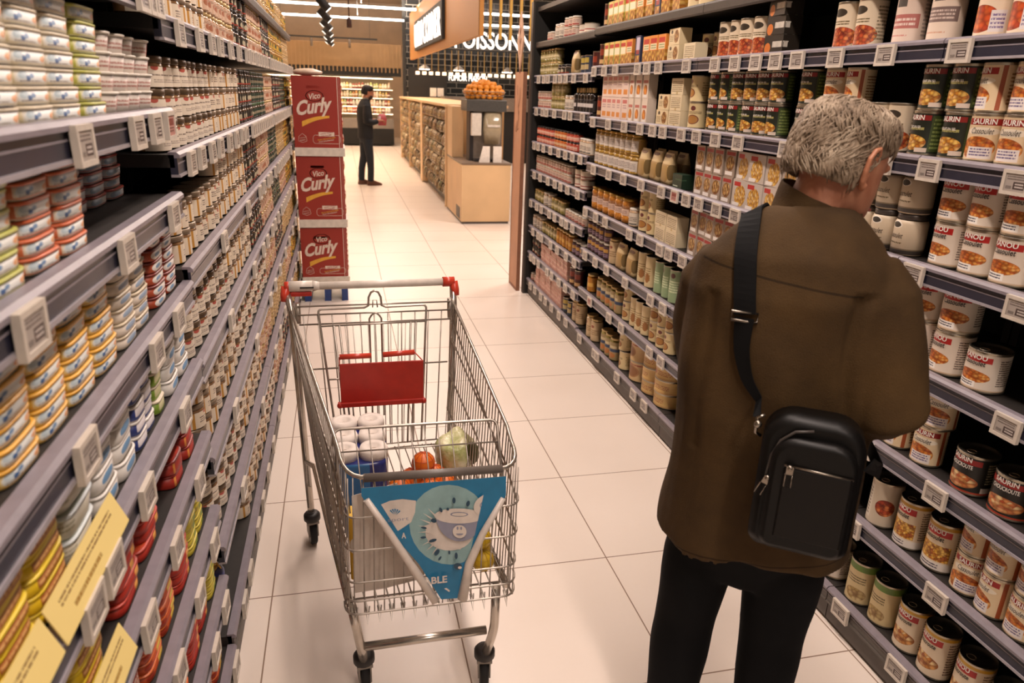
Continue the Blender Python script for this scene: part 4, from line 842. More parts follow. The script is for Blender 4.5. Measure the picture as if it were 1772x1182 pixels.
# handle
hL, hR = V(-.20, 2.44, 1.0), V(.368, 2.455, 1.0)
m = MB(); m.tube([L3(hL, hR, .10), L3(hL, hR, .955)], .0135, 14); obj('handle_bar', cl(m), M_wplas, cart)
m = MB(); m.tube([L3(hL, hR, .015), L3(hL, hR, .15)], [.019, .019], 14); m.tube([L3(hL, hR, .15), L3(hL, hR, .19)], [.019, .0138], 14); m.box(-.155, -.11, 2.418, 2.4205, .998, 1.003, 1)
h = obj('coin_lock', cl(m), [M_wplas, M_ink], cart)
m = MB(); m.box(-.188, -.118, 2.426, 2.458, .968, .983); obj('lock_base', cl(m), M_rplas, h, bevel=.003)
for nm, p, q, s in (('handle_end', hL, L3(hL, hR, .02), -1), ('handle_end', L3(hL, hR, .945), hR, 1)):
    m = MB(); m.tube([p-V(.006, 0, 0), q+V(.004, 0, 0)], .018, 12); e = p if s < 0 else q
    m.tube([e, e+V(.006*s, -.01, -.03), e+V(.008*s, -.016, -.048)], [.017, .015, .012], 10)
    obj(nm, cl(m), M_rplas2, cart)
# chassis tubes
m = MB()
for s, (h_, r_, w_, c_, k_, f_) in enumerate(((hL, rL, V(-.168, 2.40, .15), V(-.155, 2.30, .19), V(-.045, 1.62, .30), V(0, 1.645, .14)), (hR, rR, V(.352, 2.43, .15), V(.335, 2.32, .19), V(.368, 1.60, .30), V(.338, 1.60, .14)))):
    d2, b2 = (dL, bL) if s == 0 else (dR, bR)
    m.tube([h_+V(0, 0, -.02), r_+V(0, .012, 0), L3(r_, w_, .5)+V(0, .01, 0), w_+V(0, 0, .02), w_], .0125, 10)
    m.tube([w_+V(0, 0, .10), w_+V(0, -.03, .22), d2+V(0, -.03, -.035), L3(d2, b2, .5)+V(0, 0, -.022), b2+V(0, .06, -.02)], .010, 10)
obj('chassis', cl(m), M_tube, cart)
for a, b, c_ in ((V(-.028, 1.56, .40), V(-.008, 1.575, .24), V(0, 1.645, .12)), (V(.352, 1.545, .40), V(.352, 1.555, .25), V(.338, 1.60, .12))):
    m = MB(); m.tube([a, L3(a, b, .6)]+arc(L3(a, b, .8), b, L3(b, c_, .3))+[c_], .0125, 12); obj('front_leg', cl(m), M_tube, cart)
m = MB(); m.bar(V(.004, 1.585, .222), V(.335, 1.58, .228), .012, 10); obj('crossbar', cl(m), M_tube, cart)
for (x_, y_, rz_) in ((0, 1.655, .1), (.338, 1.61, -.15), (-.166, 2.405, .2), (.353, 2.43, .1)):
    m = MB(); m.lathe([(.026, .108), (.030, .112), (.030, .132), (.024, .140), (.014, .142)], 18, mi=0)
    m.box(-.022, .022, -.02, .02, .098, .108, 1)
    for s in (-1, 1): m.box(s*.016-.002, s*.016+.002, -.018, .030, .045, .10, 1)
    c_ = obj('caster', m, [M_blackp, M_gryp], cart, (x_-CO.x, y_-CO.y, 0), rz_)
    w = MB(); ring = []
    for i in range(24):
        a = 2*PI*i/24; ring.append((math.cos(a), math.sin(a)))
    w.loft([[(xx, .016+rr*c0, .05+rr*s0) for c0, s0 in ring] for xx, rr in ((-.013, .018), (-.013, .044), (-.009, .050), (.009, .050), (.013, .044), (.013, .018))], mis=[1, 0, 0, 0, 0, 1])
    obj('wheel', w, [M_tyre, M_gryp], c_)

# ------------------------------------------------------------------ blue poster hanging on the trolley front
M_pb = flat('poster blue', '#1d76a0', .3, var=.05); M_pl = flat('poster pale teal', '#8fb0b0', .3); M_pw = flat('poster cream white', '#ddd0c4', .35)
M_pg = flat('poster grey bowl', '#8f8fa0', .35); M_pd = flat('poster dark blue', '#1f4258', .35); M_sheet = flat('white paper back', '#cdbfb2', .6)
U = .000296
def PP(X, Y, d=0.):
    x = (X-25)*U; b = (Y-130+(X-25)*.1)*U*1.03
    return V(.011+x, 1.535-.012*x-b*.14-.010-d, .742-b)
def clip(poly, cp):
    out = poly
    for i in range(len(cp)):
        a, b = cp[i], cp[(i+1) % len(cp)]; inp, out = out, []
        def side(p): return (b[0]-a[0])*(p[1]-a[1])-(b[1]-a[1])*(p[0]-a[0])
        for j in range(len(inp)):
            p, q = inp[j], inp[(j+1) % len(inp)]; sp_, sq = side(p), side(q)
            if sp_ >= 0: out.append(p)
            if sp_*sq < 0: t_ = sp_/(sp_-sq); out.append((p[0]+(q[0]-p[0])*t_, p[1]+(q[1]-p[1])*t_))
        if not out: return []
    return out
blue = [(25, 125), (1215, 5), (1215, 170), (1060, 420), (900, 690), (815, 1075), (650, 1085), (470, 770), (110, 320), (25, 190)]
post = MB(); lay = [0]
def art(pl, mi):
    lay[0] += 1; pl = clip(pl, blue)
    if len(pl) > 2: post.poly([PP(x, y, .0004*lay[0]) for x, y in pl][::-1], mi)
def ell(cx_, cy_, rx, ry, rot=0, n=28, a0=0, a1=2*PI):
    r_ = []
    for i in range(n+(a1 < 6)):
        a = a0+(a1-a0)*i/n; x, y = rx*math.cos(a), ry*math.sin(a)
        r_.append((cx_+x*math.cos(rot)-y*math.sin(rot), cy_+x*math.sin(rot)+y*math.cos(rot)))
    return r_
bk = [PP(x, y, -.001) for x, y in blue]; post.poly(bk, 5); post.poly([PP(x, y) for x, y in blue][::-1], 0)
art(ell(735, 430, 335, 345), 1); art([(105, 320), (170, 260), (250, 225), (350, 210), (460, 222), (450, 320), (415, 405), (350, 450), (290, 490)], 2)
art(ell(730, 500, 200, 150), 2); art([(505, 440), (560, 420), (700, 560), (840, 600), (820, 640), (700, 620)], 2)
for k in range(9): a = 2.2+k*.22; art([(735+180*math.cos(a-.04), 470+180*math.sin(a-.04)), (735+270*math.cos(a), 470+270*math.sin(a)), (735+180*math.cos(a+.04), 470+180*math.sin(a+.04))], 2)
art(ell(815, 345, 195, 215, 0, 24, 0, PI), 3); art(ell(810, 340, 205, 65), 2); art(ell(812, 325, 75, 20), 3); art(ell(812, 325, 62, 14), 2)
art(ell(1050, 235, 125, 85, -.5), 2); art(ell(1030, 235, 48, 32, -.5), 3); art(ell(1030, 235, 38, 23, -.5), 2); art(ell(812, 470, 58, 56), 2); art(ell(795, 440, 8, 14), 3); art(ell(825, 440, 8, 14), 3)
art(ell(812, 485, 30, 14, 0, 16, 0, PI), 3)
for x, y, rx, ry, ro in ((768, 200, 14, 26, 0), (885, 225, 15, 26, .3), (658, 280, 12, 22, -.4), (715, 272, 12, 12, 0), (597, 370, 24, 18, .3), (515, 430, 24, 10, .2), (508, 512, 24, 10, -.1), (585, 538, 34, 14, -.3), (617, 640, 18, 32, .6), (720, 640, 9, 18, 0), (640, 690, 9, 22, .6), (777, 668, 13, 30, 0), (790, 760, 36, 30, .2), (1050, 370, 50, 28, -.6), (785, 950, 40, 14, .7)):
    art(ell(x, y, rx, ry, ro, 14), 4)
art(ell(806, 768, 16, 12), 2); art([(670, 950), (690, 945), (770, 1010), (750, 1010)], 2)
for k in range(5): a = -PI/2-.7+k*.35; art([(285+12*math.cos(a), 320+12*math.sin(a)), (285+60*math.cos(a-.12), 320+60*math.sin(a-.12)), (285+60*math.cos(a+.12), 320+60*math.sin(a+.12))], 0)
put_text(post, 'ABLE', 200*U, 62*U, lambda a, b, d: PP(600+a/U, 890-b/U-a/U*.1, .010), 2, .03)
put_text(post, 'sport', 170*U, 34*U, lambda a, b, d: PP(310+a/U, 370-b/U-a/U*.1, .010), 3, .0)
put_text(post, 'A', 36*U, 50*U, lambda a, b, d: PP(350+a/U, 500-b/U, .010), 2, .03)
# rolled-back white edges
def roll(pts, r0, r1):
    n = 14; P_ = [V(*p) for p in pts]; post.tube(P_, [r0+(r1-r0)*i/(len(pts)-1) for i in range(len(pts))], 10, 2)
roll([PP(60, 215, .002), PP(200, 430, .004), PP(400, 760, .005), PP(600, 1090, .004)], .008, .011)
roll([PP(1190, 190, .002), PP(1010, 490, .006), PP(890, 760, .006), PP(830, 1075, .004)], .007, .013)
o = obj('poster', post, [M_pb, M_pl, M_pw, M_pg, M_pd, M_sheet]); tag(o, 'blue kiwi-and-yogurt poster with curling corners hung on the trolley front', 'poster')
# loose back sheet inside the basket
m = MB(); A = [(-.012, 1.565, .70), (.10, 1.60, .705), (.16, 1.60, .60), (.19, 1.585, .425), (.06, 1.565, .418), (-.015, 1.558, .42)]
b = len(m.v); m.v += [tuple(p) for p in A]+[(p[0], p[1]+.0015, p[2]) for p in A]; n = len(A); m.face(list(range(n))); m.face([2*n-1-i for i in range(n)])
for i in range(n): k = (i+1) % n; m.face([k, i, n+i, n+k])
o = obj('paper_sheet', m, M_sheet); tag(o, 'blank white sheet standing inside the front left of the trolley basket', 'sheet')
# ------------------------------------------------------------------ shopping in the basket
M_roll = flat('tissue paper', '#e6dad0', .8); M_core = flat('cardboard core', '#9a8672', .8)
pk = empty('toilet_roll_pack', (.012, 1.94, .425)); tag(pk, 'blue wrapped pack of white toilet rolls in the trolley', 'toilet rolls')
m = MB(); n = 28
def rr(hx, hy, z): return [(hx*math.copysign(abs(math.cos(t_))**.35, math.cos(t_)), hy*math.copysign(abs(math.sin(t_))**.35, math.sin(t_)), z) for t_ in [PI/2+2*PI*j/n for j in range(n)]]
m.loft([rr(.077, .138, 0), rr(.081, .142, .01), rr(.081, .142, .222), rr(.079, .140, .232)], 0, uvv=[0, .05, .9, 1])
lw_ = label_mat('blue wrap', '#2a2f6a', [('rect', .36, .52, 0, 1, '#2f6396'), ('rect', .395, .45, .45, .75, '#d9cdbb'), ('bars', .4, .445, .5, .7, '#4a4540')], .25)
o = obj('wrapper', m, [lw_], pk)
for i in range(2):
    for j in range(3):
        m = MB(); cx_, cy_ = -.0405+.081*i, -.092+.092*j
        m.lathe([(.040, .228), (.0405, .252), (.037, .262), (.016, .262), (.015, .248)], 20, cx=cx_, cy=cy_, mis=[0, 0, 0, 0, 1]); obj('roll', m, [M_roll, M_core], pk)
m = MB(); m.box(-.024, .05, -.03, .03, 0, .19, 0, 0)
o = obj('noodle_carton', m, [label_mat('yellow noodle pack', '#e2b32c', [('ell', .15, .55, .14, .12, '#e6ded2'), ('ell', .2, .5, .06, .05, '#3c3456'), ('text', .4, .9, .7, .85, '#c9962a', 1)])], None, (.0, 1.645, .417), 0, .004)
tag(o, 'tall yellow noodle carton standing in the trolley basket below the blue pack', 'carton')
# oranges in a net
t = NT('orange peel', .4); t.lk(t.ramp(t.noise(40, t.coord()), [(.3, lin('#cf5a14')), (.7, lin('#e0741e'))]), t.b.inputs['Base Color']); t.bump(t.noise(160, t.coord()), .3, .001); M_or = t.m
t = NT('lemon peel', .4); t.lk(t.ramp(t.noise(40, t.coord()), [(.3, lin('#c9a018')), (.7, lin('#dcba2e'))]), t.b.inputs['Base Color']); M_lemon = t.m
def net(name, spots, r, mat, col, loc, lab, cat, fruit):
    e = empty(name, loc); tag(e, lab, cat)
    for i, (x, y, z) in enumerate(spots):
        s_ = MB(); s_.sphere((x, y, z), r, 16, 10); obj(fruit, s_, mat, e)
    m = MB()
    for i, (x, y, z) in enumerate(spots):
        for k in range(5):
            a = PI*k/5; m.tube([(x+r*1.04*math.cos(b_)*math.cos(a), y+r*1.04*math.cos(b_)*math.sin(a), z+r*1.04*math.sin(b_)) for b_ in [2*PI*q/14 for q in range(14)]], .0007, 4, closed=True)
        for k in (-.5, .0, .5): rr_ = r*1.04*math.cos(k); m.tube([(x+rr_*math.cos(b_), y+rr_*math.sin(b_), z+r*1.04*math.sin(k)) for b_ in [2*PI*q/14 for q in range(14)]], .0007, 4, closed=True)
    obj('mesh_net', m, col, e)
net('orange_bag', [(-.05, 0, .036), (.025, .01, .036), (.0, -.07, .036), (-.015, -.02, .10), (.05, -.055, .04), (-.09, -.04, .034)], .036, M_or, flat('orange net', '#c04a20', .4), (.222, 2.0, .445), 'net of oranges lying in the trolley between the rolls and the salad', 'oranges', 'orange')
net('lemon_net', [(0, 0, .03), (.0, .055, .03), (-.005, .02, .085)], .030, M_lemon, flat('yellow net', '#b8962a', .4), (.325, 1.60, .415), 'net of lemons at the front right of the trolley basket', 'lemons', 'lemon')
t = NT('salad leaves in film', .25); t.lk(t.ramp(t.noise(22, t.coord(), 5.), [(.3, lin('#8f9a4a')), (.55, lin('#cdc99a')), (.75, lin('#e0d6bc'))]), t.b.inputs['Base Color']); t.bump(t.noise(30, t.coord(), 5.), .8, .01); M_salad = t.m
m = MB(); m.sphere((0, 0, .075), .075, 24, 16, sc=(.9, 1.1, 1))
m.v = [tuple(Vector(p)*(1+.16*noise.noise(Vector(p)*22))) for p in m.v]
o = obj('salad_bag', m, M_salad, None, (.322, 2.08, .445)); tag(o, 'pale green bagged salad in the back right of the trolley', 'salad bag')
m = MB(); m.sphere((0, 0, 0), .03, 14, 10, sc=(.8, .8, 1.3)); m.v = [tuple(Vector(p)*(1+.1*noise.noise(Vector(p)*40))) for p in m.v]; obj('avocado', m, flat('dark avocado', '#4a4a28', .5), o, (.045, -.06, .10))
# ------------------------------------------------------------------ people
def oval(c, rx, ry, n=28, pw=1., tilt=0., yaw=0.):
    """horizontal ring; tilt leans it forward (+y lower)"""
    r_ = []
    for j in range(n):
        a = 2*PI*j/n; x, y = rx*math.copysign(abs(math.cos(a))**pw, math.cos(a)), ry*math.copysign(abs(math.sin(a))**pw, math.sin(a))
        x2, y2 = x*math.cos(yaw)-y*math.sin(yaw), x*math.sin(yaw)+y*math.cos(yaw)
        r_.append((c[0]+x2, c[1]+y2*math.cos(tilt), c[2]-y2*math.sin(tilt)))
    return r_
def limb(m, pts, rad, n=16, mi=0): m.tube([Vector(p) for p in pts], rad, n, mi); return m
def remesh(o, vox=.009, smooth=8, fac=.5):
    r_ = o.modifiers.new('remesh', 'REMESH'); r_.mode = 'VOXEL'; r_.voxel_size = vox; r_.use_smooth_shade = True
    s_ = o.modifiers.new('smooth', 'SMOOTH'); s_.iterations = smooth; s_.factor = fac
    bpy.context.view_layer.update()
    me = bpy.data.meshes.new_from_object(o.evaluated_get(bpy.context.evaluated_depsgraph_get())); o.modifiers.clear()
    mats = [x for x in o.data.materials]; me.name = o.name; o.data = me
    me.materials.clear()
    for x in mats: me.materials.append(x)
    me.polygons.foreach_set('use_smooth', [True]*len(me.polygons)); me.polygons.foreach_set('material_index', [0]*len(me.polygons))
    return o
def displace(o, f):
    me = o.data; me.update()
    nn = [v.normal.copy() for v in me.vertices]
    for v, q in zip(me.vertices, nn): v.co = v.co+q*f(v.co)
    me.update()
t = NT('aged skin', .5, spec=.35); t.lk(t.ramp(t.noise(25, t.coord(), 4.), [(.3, lin('#a86a50')), (.7, lin('#c48a6c'))]), t.b.inputs['Base Color']); t.bump(t.noise(120, t.coord()), .15, .001); M_skin = t.m
# worn brown cotton
t = NT('worn olive brown cotton', .85, spec=.2); co = t.coord()
c1 = t.ramp(t.noise(5, co, 5., .6), [(.3, lin('#3a2b1a')), (.7, lin('#543f24'))])
sp = t.n('ShaderNodeSeparateXYZ'); t.lk(co, sp.inputs[0])
yz = t.math('SUBTRACT', sp.outputs[2], t.math('MULTIPLY_ADD', sp.outputs[0], -.12, 1.322))
yoke = t.math('MULTIPLY', t.math('LESS_THAN', t.math('ABSOLUTE', yz), .0022), t.math('LESS_THAN', t.math('ABSOLUTE', t.math('ADD', sp.outputs[0], .03)), .15))
hem = t.math('LESS_THAN', t.math('ABSOLUTE', t.math('SUBTRACT', sp.outputs[2], t.math('MULTIPLY_ADD', sp.outputs[0], .13, .725))), .0018)
t.lk(t.mix(t.math('MULTIPLY', t.math('MAXIMUM', yoke, hem), .7), c1, lin('#20170d')), t.b.inputs['Base Color'])
t.bump(t.math('ADD', t.noise(420, co), t.math('MULTIPLY', t.noise(14, co, 4.), 2.5)), .4, .003); M_jack = t.m
M_trous = flat('black trousers', '#101012', .85, 0, .15)
t = NT('grey hair', .55, spec=.3)
mp = t.n('ShaderNodeMapping'); mp.inputs['Scale'].default_value = (1, 1, .22); t.lk(t.coord(), mp.inputs[0])
hn = t.noise(95, mp.outputs[0], 6., .6); wv = t.noise(16, t.coord(), 3.)
t.lk(t.ramp(t.math('MULTIPLY_ADD', wv, .5, t.math('MULTIPLY', hn, .5)), [(.36, lin('#5c4c3c')), (.5, lin('#927f6a')), (.66, lin('#c4b29b'))]), t.b.inputs['Base Color'])
t.bump(t.math('ADD', hn, wv), .9, .006); M_hair = t.m
M_bagl = flat('black leather', '#0b0908', .42, 0, .3); M_bagp = flat('dark brown black leather panel', '#110d0b', .5, 0, .3); M_strap = flat('black webbing', '#0e0e0f', .8, 0, .2); M_nick = flat('nickel fitting', '#9a9186', .25, 1.)

man = empty('person', (.883, 1.237, 0), math.radians(-35))
tag(man, 'elderly grey-haired person in brown jacket and black trousers facing the right shelves, back to camera', 'person')
# body: one continuous surface (legs, torso, arms, hands, neck and head)
m = MB()
TR = [(.80, -.01, .0, .17, .115), (.95, -.01, .0, .165, .11), (1.1, -.01, -.005, .165, .105), (1.25, -.015, -.01, .155, .10), (1.32, -.014, 0, .13, .08), (1.37, -.01, .015, .10, .06), (1.43, 0, .03, .07, .06)]
m.loft([oval((x, y, z), rx, ry) for z, x, y, rx, ry in TR])
def arm(m, sh, el, wr, r=(.046, .040, .038, .034, .026), ex=0.):
    limb(m, [sh, L3(Vector(sh), Vector(el), .5), el, L3(Vector(el), Vector(wr), .5), wr], [x+ex for x in r])
AR = ((.115, .0, 1.32), (.207, -.045, 1.08), (.19, .20, 1.02)); AL = ((-.13, .015, 1.30), (-.170, .055, 1.09), (-.10, .28, 1.06))
arm(m, *AR); arm(m, *AL)
limb(m, [(-.092, .0, .84), (-.112, .0, .5), (-.12, -.01, .28), (-.125, -.02, .09)], [.075, .052, .045, .036]); limb(m, [(.07, .0, .84), (.07, .0, .5), (.075, -.01, .28), (.075, -.02, .09)], [.072, .052, .045, .036])
# neck and head in the head's own frame
HY = math.radians(-48); HP = math.radians(20)
HC = Vector((.040, .055, 1.535))
def HM(x, y, z):
    y2, z2 = y*math.cos(HP)+z*math.sin(HP), -y*math.sin(HP)+z*math.cos(HP)
    return (HC.x+x*math.cos(HY)-y2*math.sin(HY), HC.y+x*math.sin(HY)+y2*math.cos(HY), HC.z+z2)
limb(m, [(0, .02, 1.38), (.01, .03, 1.44), (.03, .045, 1.50)], [.062, .056, .056])
hd = []
for z, cy, rx, ry in ((-.108, .062, .022, .022), (-.10, .056, .042, .040), (-.075, .04, .058, .066), (-.04, .022, .067, .083), (0, .006, .073, .092), (.035, -.002, .075, .096), (.065, -.004, .068, .088), (.09, -.004, .048, .064), (.104, -.004, .02, .028)):
    hd.append([HM(*p) for p in oval((0, cy, z), rx, ry, 24)])
m.loft(hd)
m.sphere(HM(0, .103, -.015), .014, 10, 8, sc=(1, 1, 1.6)); m.sphere(HM(0, .093, -.062), .016, 10, 6, sc=(1.5, .7, .7)); 
for s in (-1, 1): m.sphere(HM(s*.028, .085, .02), .014, 10, 6, sc=(1.4, .6, .7))
def hand(m, w, d, up, side, curl=.9):
    """palm, four separate bent fingers and a thumb from the palm's side; w wrist, d direction"""
    w, d, up = Vector(w), Vector(d).normalized(), Vector(up).normalized(); l = d.cross(up).normalized()*side
    m.loft([[tuple(w+d*t_+l*(a*math.cos(q))+up*(b*math.sin(q))) for q in [2*PI*k/14 for k in range(14)]] for t_, a, b in ((-.01, .026, .02), (.02, .034, .017), (.06, .040, .015), (.085, .036, .012))])
    for i, (o_, ln) in enumerate(((-.029, .066), (-.010, .076), (.010, .071), (.028, .056))):
        p = w+d*.082+l*o_; pts = [p-d*.015, p]; a = .3
        for k in (.42, .32, .26): a += curl*.5; p = p+(d*math.cos(a)-up*math.sin(a))*ln*k; pts.append(p)
        m.tube(pts, [.0095, .0095, .0088, .008, .0065], 8)
    b = w+d*.025-l*.028; m.tube([b, b-l*.022+d*.02-up*.008, b-l*.026+d*.048-up*.022, b-l*.016+d*.066-up*.034], [.013, .011, .0095, .007], 8)
hand(m, (.19, .20, 1.02), (-.25, 1, .1), (.1, .0, 1), 1); hand(m, (-.10, .28, 1.06), (.4, 1, .0), (0, 0, 1), -1)
body = obj('body', m, [M_skin], man); remesh(body, .0055, 4, .4)
# eyes, brows and mouth
m = MB()
for s in (-1, 1): m.sphere(HM(s*.029, .092, .022), .0085, 10, 8)
obj('eyes', m, flat('eye', '#cfc6bc', .2), man)
m = MB(); m.tube([HM(-.022, .110, -.058), HM(0, .113, -.060), HM(.022, .110, -.058)], .0035, 6); obj('mouth', m, flat('lip', '#8f5044', .5), man)
# ears
for s in (-1, 1):
    m = MB(); pts = []
    for i in range(13):
        a = -1.2+i*(4.2/12); pts.append(HM(s*(.074+.016*math.sin(max(0, a+.6))*.9), -.004-.020*math.cos(a)*.0-.018*math.sin(a)*.9-.006, .004+.030*math.cos(a-1.2+.2)*1.0))
    # helix rim then bowl
    rim = [HM(s*(.072+.020*q), yy, zz) for q, yy, zz in ((0, .020, -.030), (.15, .010, -.040), (.5, -.002, -.030), (.85, -.012, -.012), (1.0, -.018, .008), (.95, -.012, .026), (.6, .002, .034), (.3, .014, .026), (.05, .018, .012))]
    m.tube(rim, [.004, .0062, .006, .0052, .005, .0052, .0052, .0045, .003], 8)
    m.loft([[HM(s*(.071+.002), .014, -.028), HM(s*.073, .016, .02), HM(s*.073, .006, .03), HM(s*.073, .004, -.034)], [tuple(HM(s*.079, .010, -.028)), HM(s*.080, .014, .018), HM(s*.086, -.008, .026), HM(s*.084, -.004, -.028)]])
    m.sphere(HM(s*.078, .008, -.036), .0075, 8, 6)
    e_ = obj('ear', m, [flat('ear skin', '#c78666', .45)], man); remesh(e_, .0022, 4, .5)
# hair: a wavy cap with a ragged lower edge
m = MB(); n = 72; rings = []
prof = [(.118, .004, .01, .014), (.113, .003, .045, .058), (.098, .002, .070, .086), (.072, -.003, .081, .101), (.04, -.006, .0835, .1055), (.008, -.009, .0825, .1035), (-.022, -.014, .0785, .096), (-.042, -.02, .073, .086), (-.058, -.022, .066, .076)]
for k, (z, cy, rx, ry) in enumerate(prof):
    r_ = []
    for j in range(n):
        a = 2*PI*j/n; c, s = math.cos(a), math.sin(a)
        zz = z
        front = max(0, s)                       # face side: the hairline stays high
        low = max(-.07, .062-.13*(1-front**.8) if s > 0 else -.07)
        if s > 0: low = .062*s-.008*(1-s) if s > .12 else -.01-.06*(1-s/.12)
        zz = max(z, low)
        f = 1 if zz == z else 1-.0*k
        # find radius at this height
        def at(q):
            for i in range(len(prof)-1):
                if prof[i][0] >= q >= prof[i+1][0]:
                    t_ = (prof[i][0]-q)/(prof[i][0]-prof[i+1][0]); return [prof[i][u]+(prof[i+1][u]-prof[i][u])*t_ for u in (1, 2, 3)]
            return prof[-1][1:]
        cy2, rx2, ry2 = at(zz)
        if k and prof[k][0] < low: g_ = (low-prof[k][0]); rx2 -= min(.012, g_*.5); ry2 -= min(.014, g_*.5)
        nz = noise.noise(Vector((c*3.2+5, s*3.2, zz*26)))*.0055+noise.noise(Vector((c*9, s*9, zz*50)))*.003
        r_.append(HM((rx2+nz)*c, cy2+(ry2+nz)*s, zz))
    rings.append(r_)
m.loft(rings[::-1]); hair = obj('hair', m, [M_hair], man)
sb = hair.modifiers.new('sub', 'SUBSURF'); sb.levels = 2; sb.render_levels = 2
# combed locks over the cap
m = MB(); random.seed(11)
for i in range(1000):
    a = random.uniform(PI*.95, PI*2.05) if i < 640 else random.uniform(0, 2*PI)
    z0 = random.uniform(-.03, .10) if i < 640 else random.uniform(.06, .115)
    pts = []; c0 = random.uniform(-.5, .5); ln = random.uniform(.018, .034)
    for k in range(4):
        zz = z0-ln*k/3; aa = a+c0*k*.09+.10*math.sin(k+z0*60)
        cy2, rx2, ry2 = at(max(-.060, min(.117, zz))); ll = .0004+.0018*math.sin(k/3*PI)+noise.noise(Vector((aa*3, zz*30, 0)))*.003
        pts.append(HM((rx2+ll)*math.cos(aa), cy2+(ry2+ll)*math.sin(aa), zz))
    m.tube(pts, [.0010, .0019, .0017, .0005], 5)
obj('hair_locks', m, [M_hair], hair)
# jacket
m = MB()
JR = [(.712, -.008, -.005, .208, .150, 0), (.75, -.008, -.005, .207, .150, 0), (.90, -.008, -.008, .203, .146, 0), (1.05, -.008, -.01, .200, .140, 0), (1.18, -.012, -.014, .198, .138, 0), (1.28, -.016, -.014, .196, .132, .05), (1.345, -.016, -.004, .182, .116, .15), (1.385, -.004, .014, .146, .098, .3), (1.412, .004, .028, .112, .088, .35), (1.432, .012, .038, .086, .078, .35)]
m.loft([[(p[0], p[1], p[2]+(.05*p[0]+.012*math.sin(p[0]*22+1) if z < .8 else 0)) for p in oval((x, y, z), rx, ry, 32, .9, tl)] for z, x, y, rx, ry, tl in JR])
ex = .022
limb(m, [(.120, .0, 1.335), (.155, -.012, 1.285), (.185, -.035, 1.18), (.207, -.055, 1.085), (.210, .02, 1.05), (.20, .11, 1.03), (.195, .165, 1.02)], [.060, .074, .070, .073, .064, .056, .050], 20)
limb(m, [(-.14, .01, 1.335), (-.168, .02, 1.28), (-.175, .035, 1.18), (-.172, .06, 1.09), (-.16, .13, 1.06), (-.12, .24, 1.06)], [.06, .068, .064, .064, .056, .048], 20)
jk = obj('jacket', m, [M_jack], man); remesh(jk, .0075, 5, .5)
def folds(p):
    d = .011*noise.noise(Vector((p.x*7, p.y*7, p.z*3.5)))+.006*noise.noise(Vector((p.x*15+3, p.y*14, p.z*6)))
    # long sagging folds down the back and at the armholes
    d += .0065*math.sin((p.x*1.6+p.z*.55)*24+3*noise.noise(p*3))*max(0, min(1, (1.28-p.z)*4))*max(0, min(1, (p.z-.74)*6))
    d += -.014*math.exp(-((p.x-.135-.02*math.sin(p.z*9))/.014)**2)*(1 if 1.0 < p.z < 1.31 and p.y < 0 else 0)
    d += -.006*math.exp(-((p.x+.15)/.014)**2)*(1 if .95 < p.z < 1.29 and p.y < .02 else 0)
    return d
displace(jk, folds)
# stand collar
m = MB(); n = 36; rg = []
for k, (z, r_, oy) in enumerate(((1.425, .083, .026), (1.455, .081, .032), (1.492, .080, .040), (1.497, .076, .040), (1.49, .072, .040), (1.45, .070, .036))):
    ring = []
    for j in range(n):
        a = -PI*1.32+j*(PI*1.64)/(n-1)
        ring.append((.012+(r_*1.02)*math.cos(a)+.16*(z-1.43), oy+.9*r_*math.sin(a)+.004, z-.026+.004*math.sin(a)-.36*r_*math.cos(a)+.002*noise.noise(Vector((a*3, z*20, 0)))))
    rg.append(ring)
m.loft(rg, close=False, cap=False); c_ = obj('collar', m, [M_jack], jk); so = c_.modifiers.new('thick', 'SOLIDIFY'); so.thickness = .004; sb = c_.modifiers.new('sub', 'SUBSURF'); sb.levels = 1
# trousers
m = MB(); m.loft([oval((-.01, 0, z), rx, ry) for z, rx, ry in ((.60, .10, .08), (.72, .165, .125), (.85, .17, .12))])
limb(m, [(-.095, .0, .74), (-.112, .0, .62), (-.125, .0, .45), (-.132, -.015, .28), (-.136, -.03, .05)], [.088, .086, .074, .066, .058], 22); limb(m, [(.072, .0, .74), (.075, .0, .62), (.076, .0, .45), (.078, -.015, .28), (.08, -.03, .05)], [.088, .086, .074, .066, .058], 22)
tr = obj('trousers', m, [M_trous], man); remesh(tr, .009, 4, .5); displace(tr, lambda p: .006*noise.noise(Vector((p.x*8, p.y*8, p.z*7))))
for x_ in (-.135, .082):
    m = MB(); m.loft([oval((x_, y, z), rx, ry, 20) for z, y, rx, ry in ((0, .03, .046, .125), (.02, .03, .050, .132), (.04, .03, .048, .126), (.07, .0, .042, .085), (.095, -.03, .038, .05))]); obj('shoe', m, flat('black shoe leather', '#1a1614', .4), man)

# ------------------------------------------------------------------ shoulder bag on his back (hangs from the person: a thing of its own)
bag = empty('shoulder_bag', (.883, 1.237, 0), math.radians(-35)); tag(bag, 'black leather crossbody bag with zips hanging behind the person in brown', 'bag')
def slab(x0, x1, z0, z1, r, y0, y1, edge=.012, taper=0.):
    """rounded upright slab; -y is the outer face"""
    def out(k):
        o_ = []
        for cx_, cz_, a0 in ((x1-r, z1-r, 0), (x0+r, z1-r, PI/2), (x0+r*.5, z0+r*.5, PI), (x1-r*.5, z0+r*.5, 3*PI/2)):
            q = r if cz_ > (z0+z1)/2 else r*.5
            for i in range(7): a = a0+PI/2*i/6; o_.append((cx_+(q-k)*math.cos(a) if q > k else cx_, cz_+(q-k)*math.sin(a) if q > k else cz_))
        return o_
    mm = MB(); rings = []
    for y, k in ((y1, edge), (y1-edge*.6, 0), (y0+edge*.6, 0), (y0, edge)): rings.append([(a+(.0), y-.045*(1.10-c), c) for a, c in out(k)])
    mm.loft(rings); return mm
Y0 = -.195
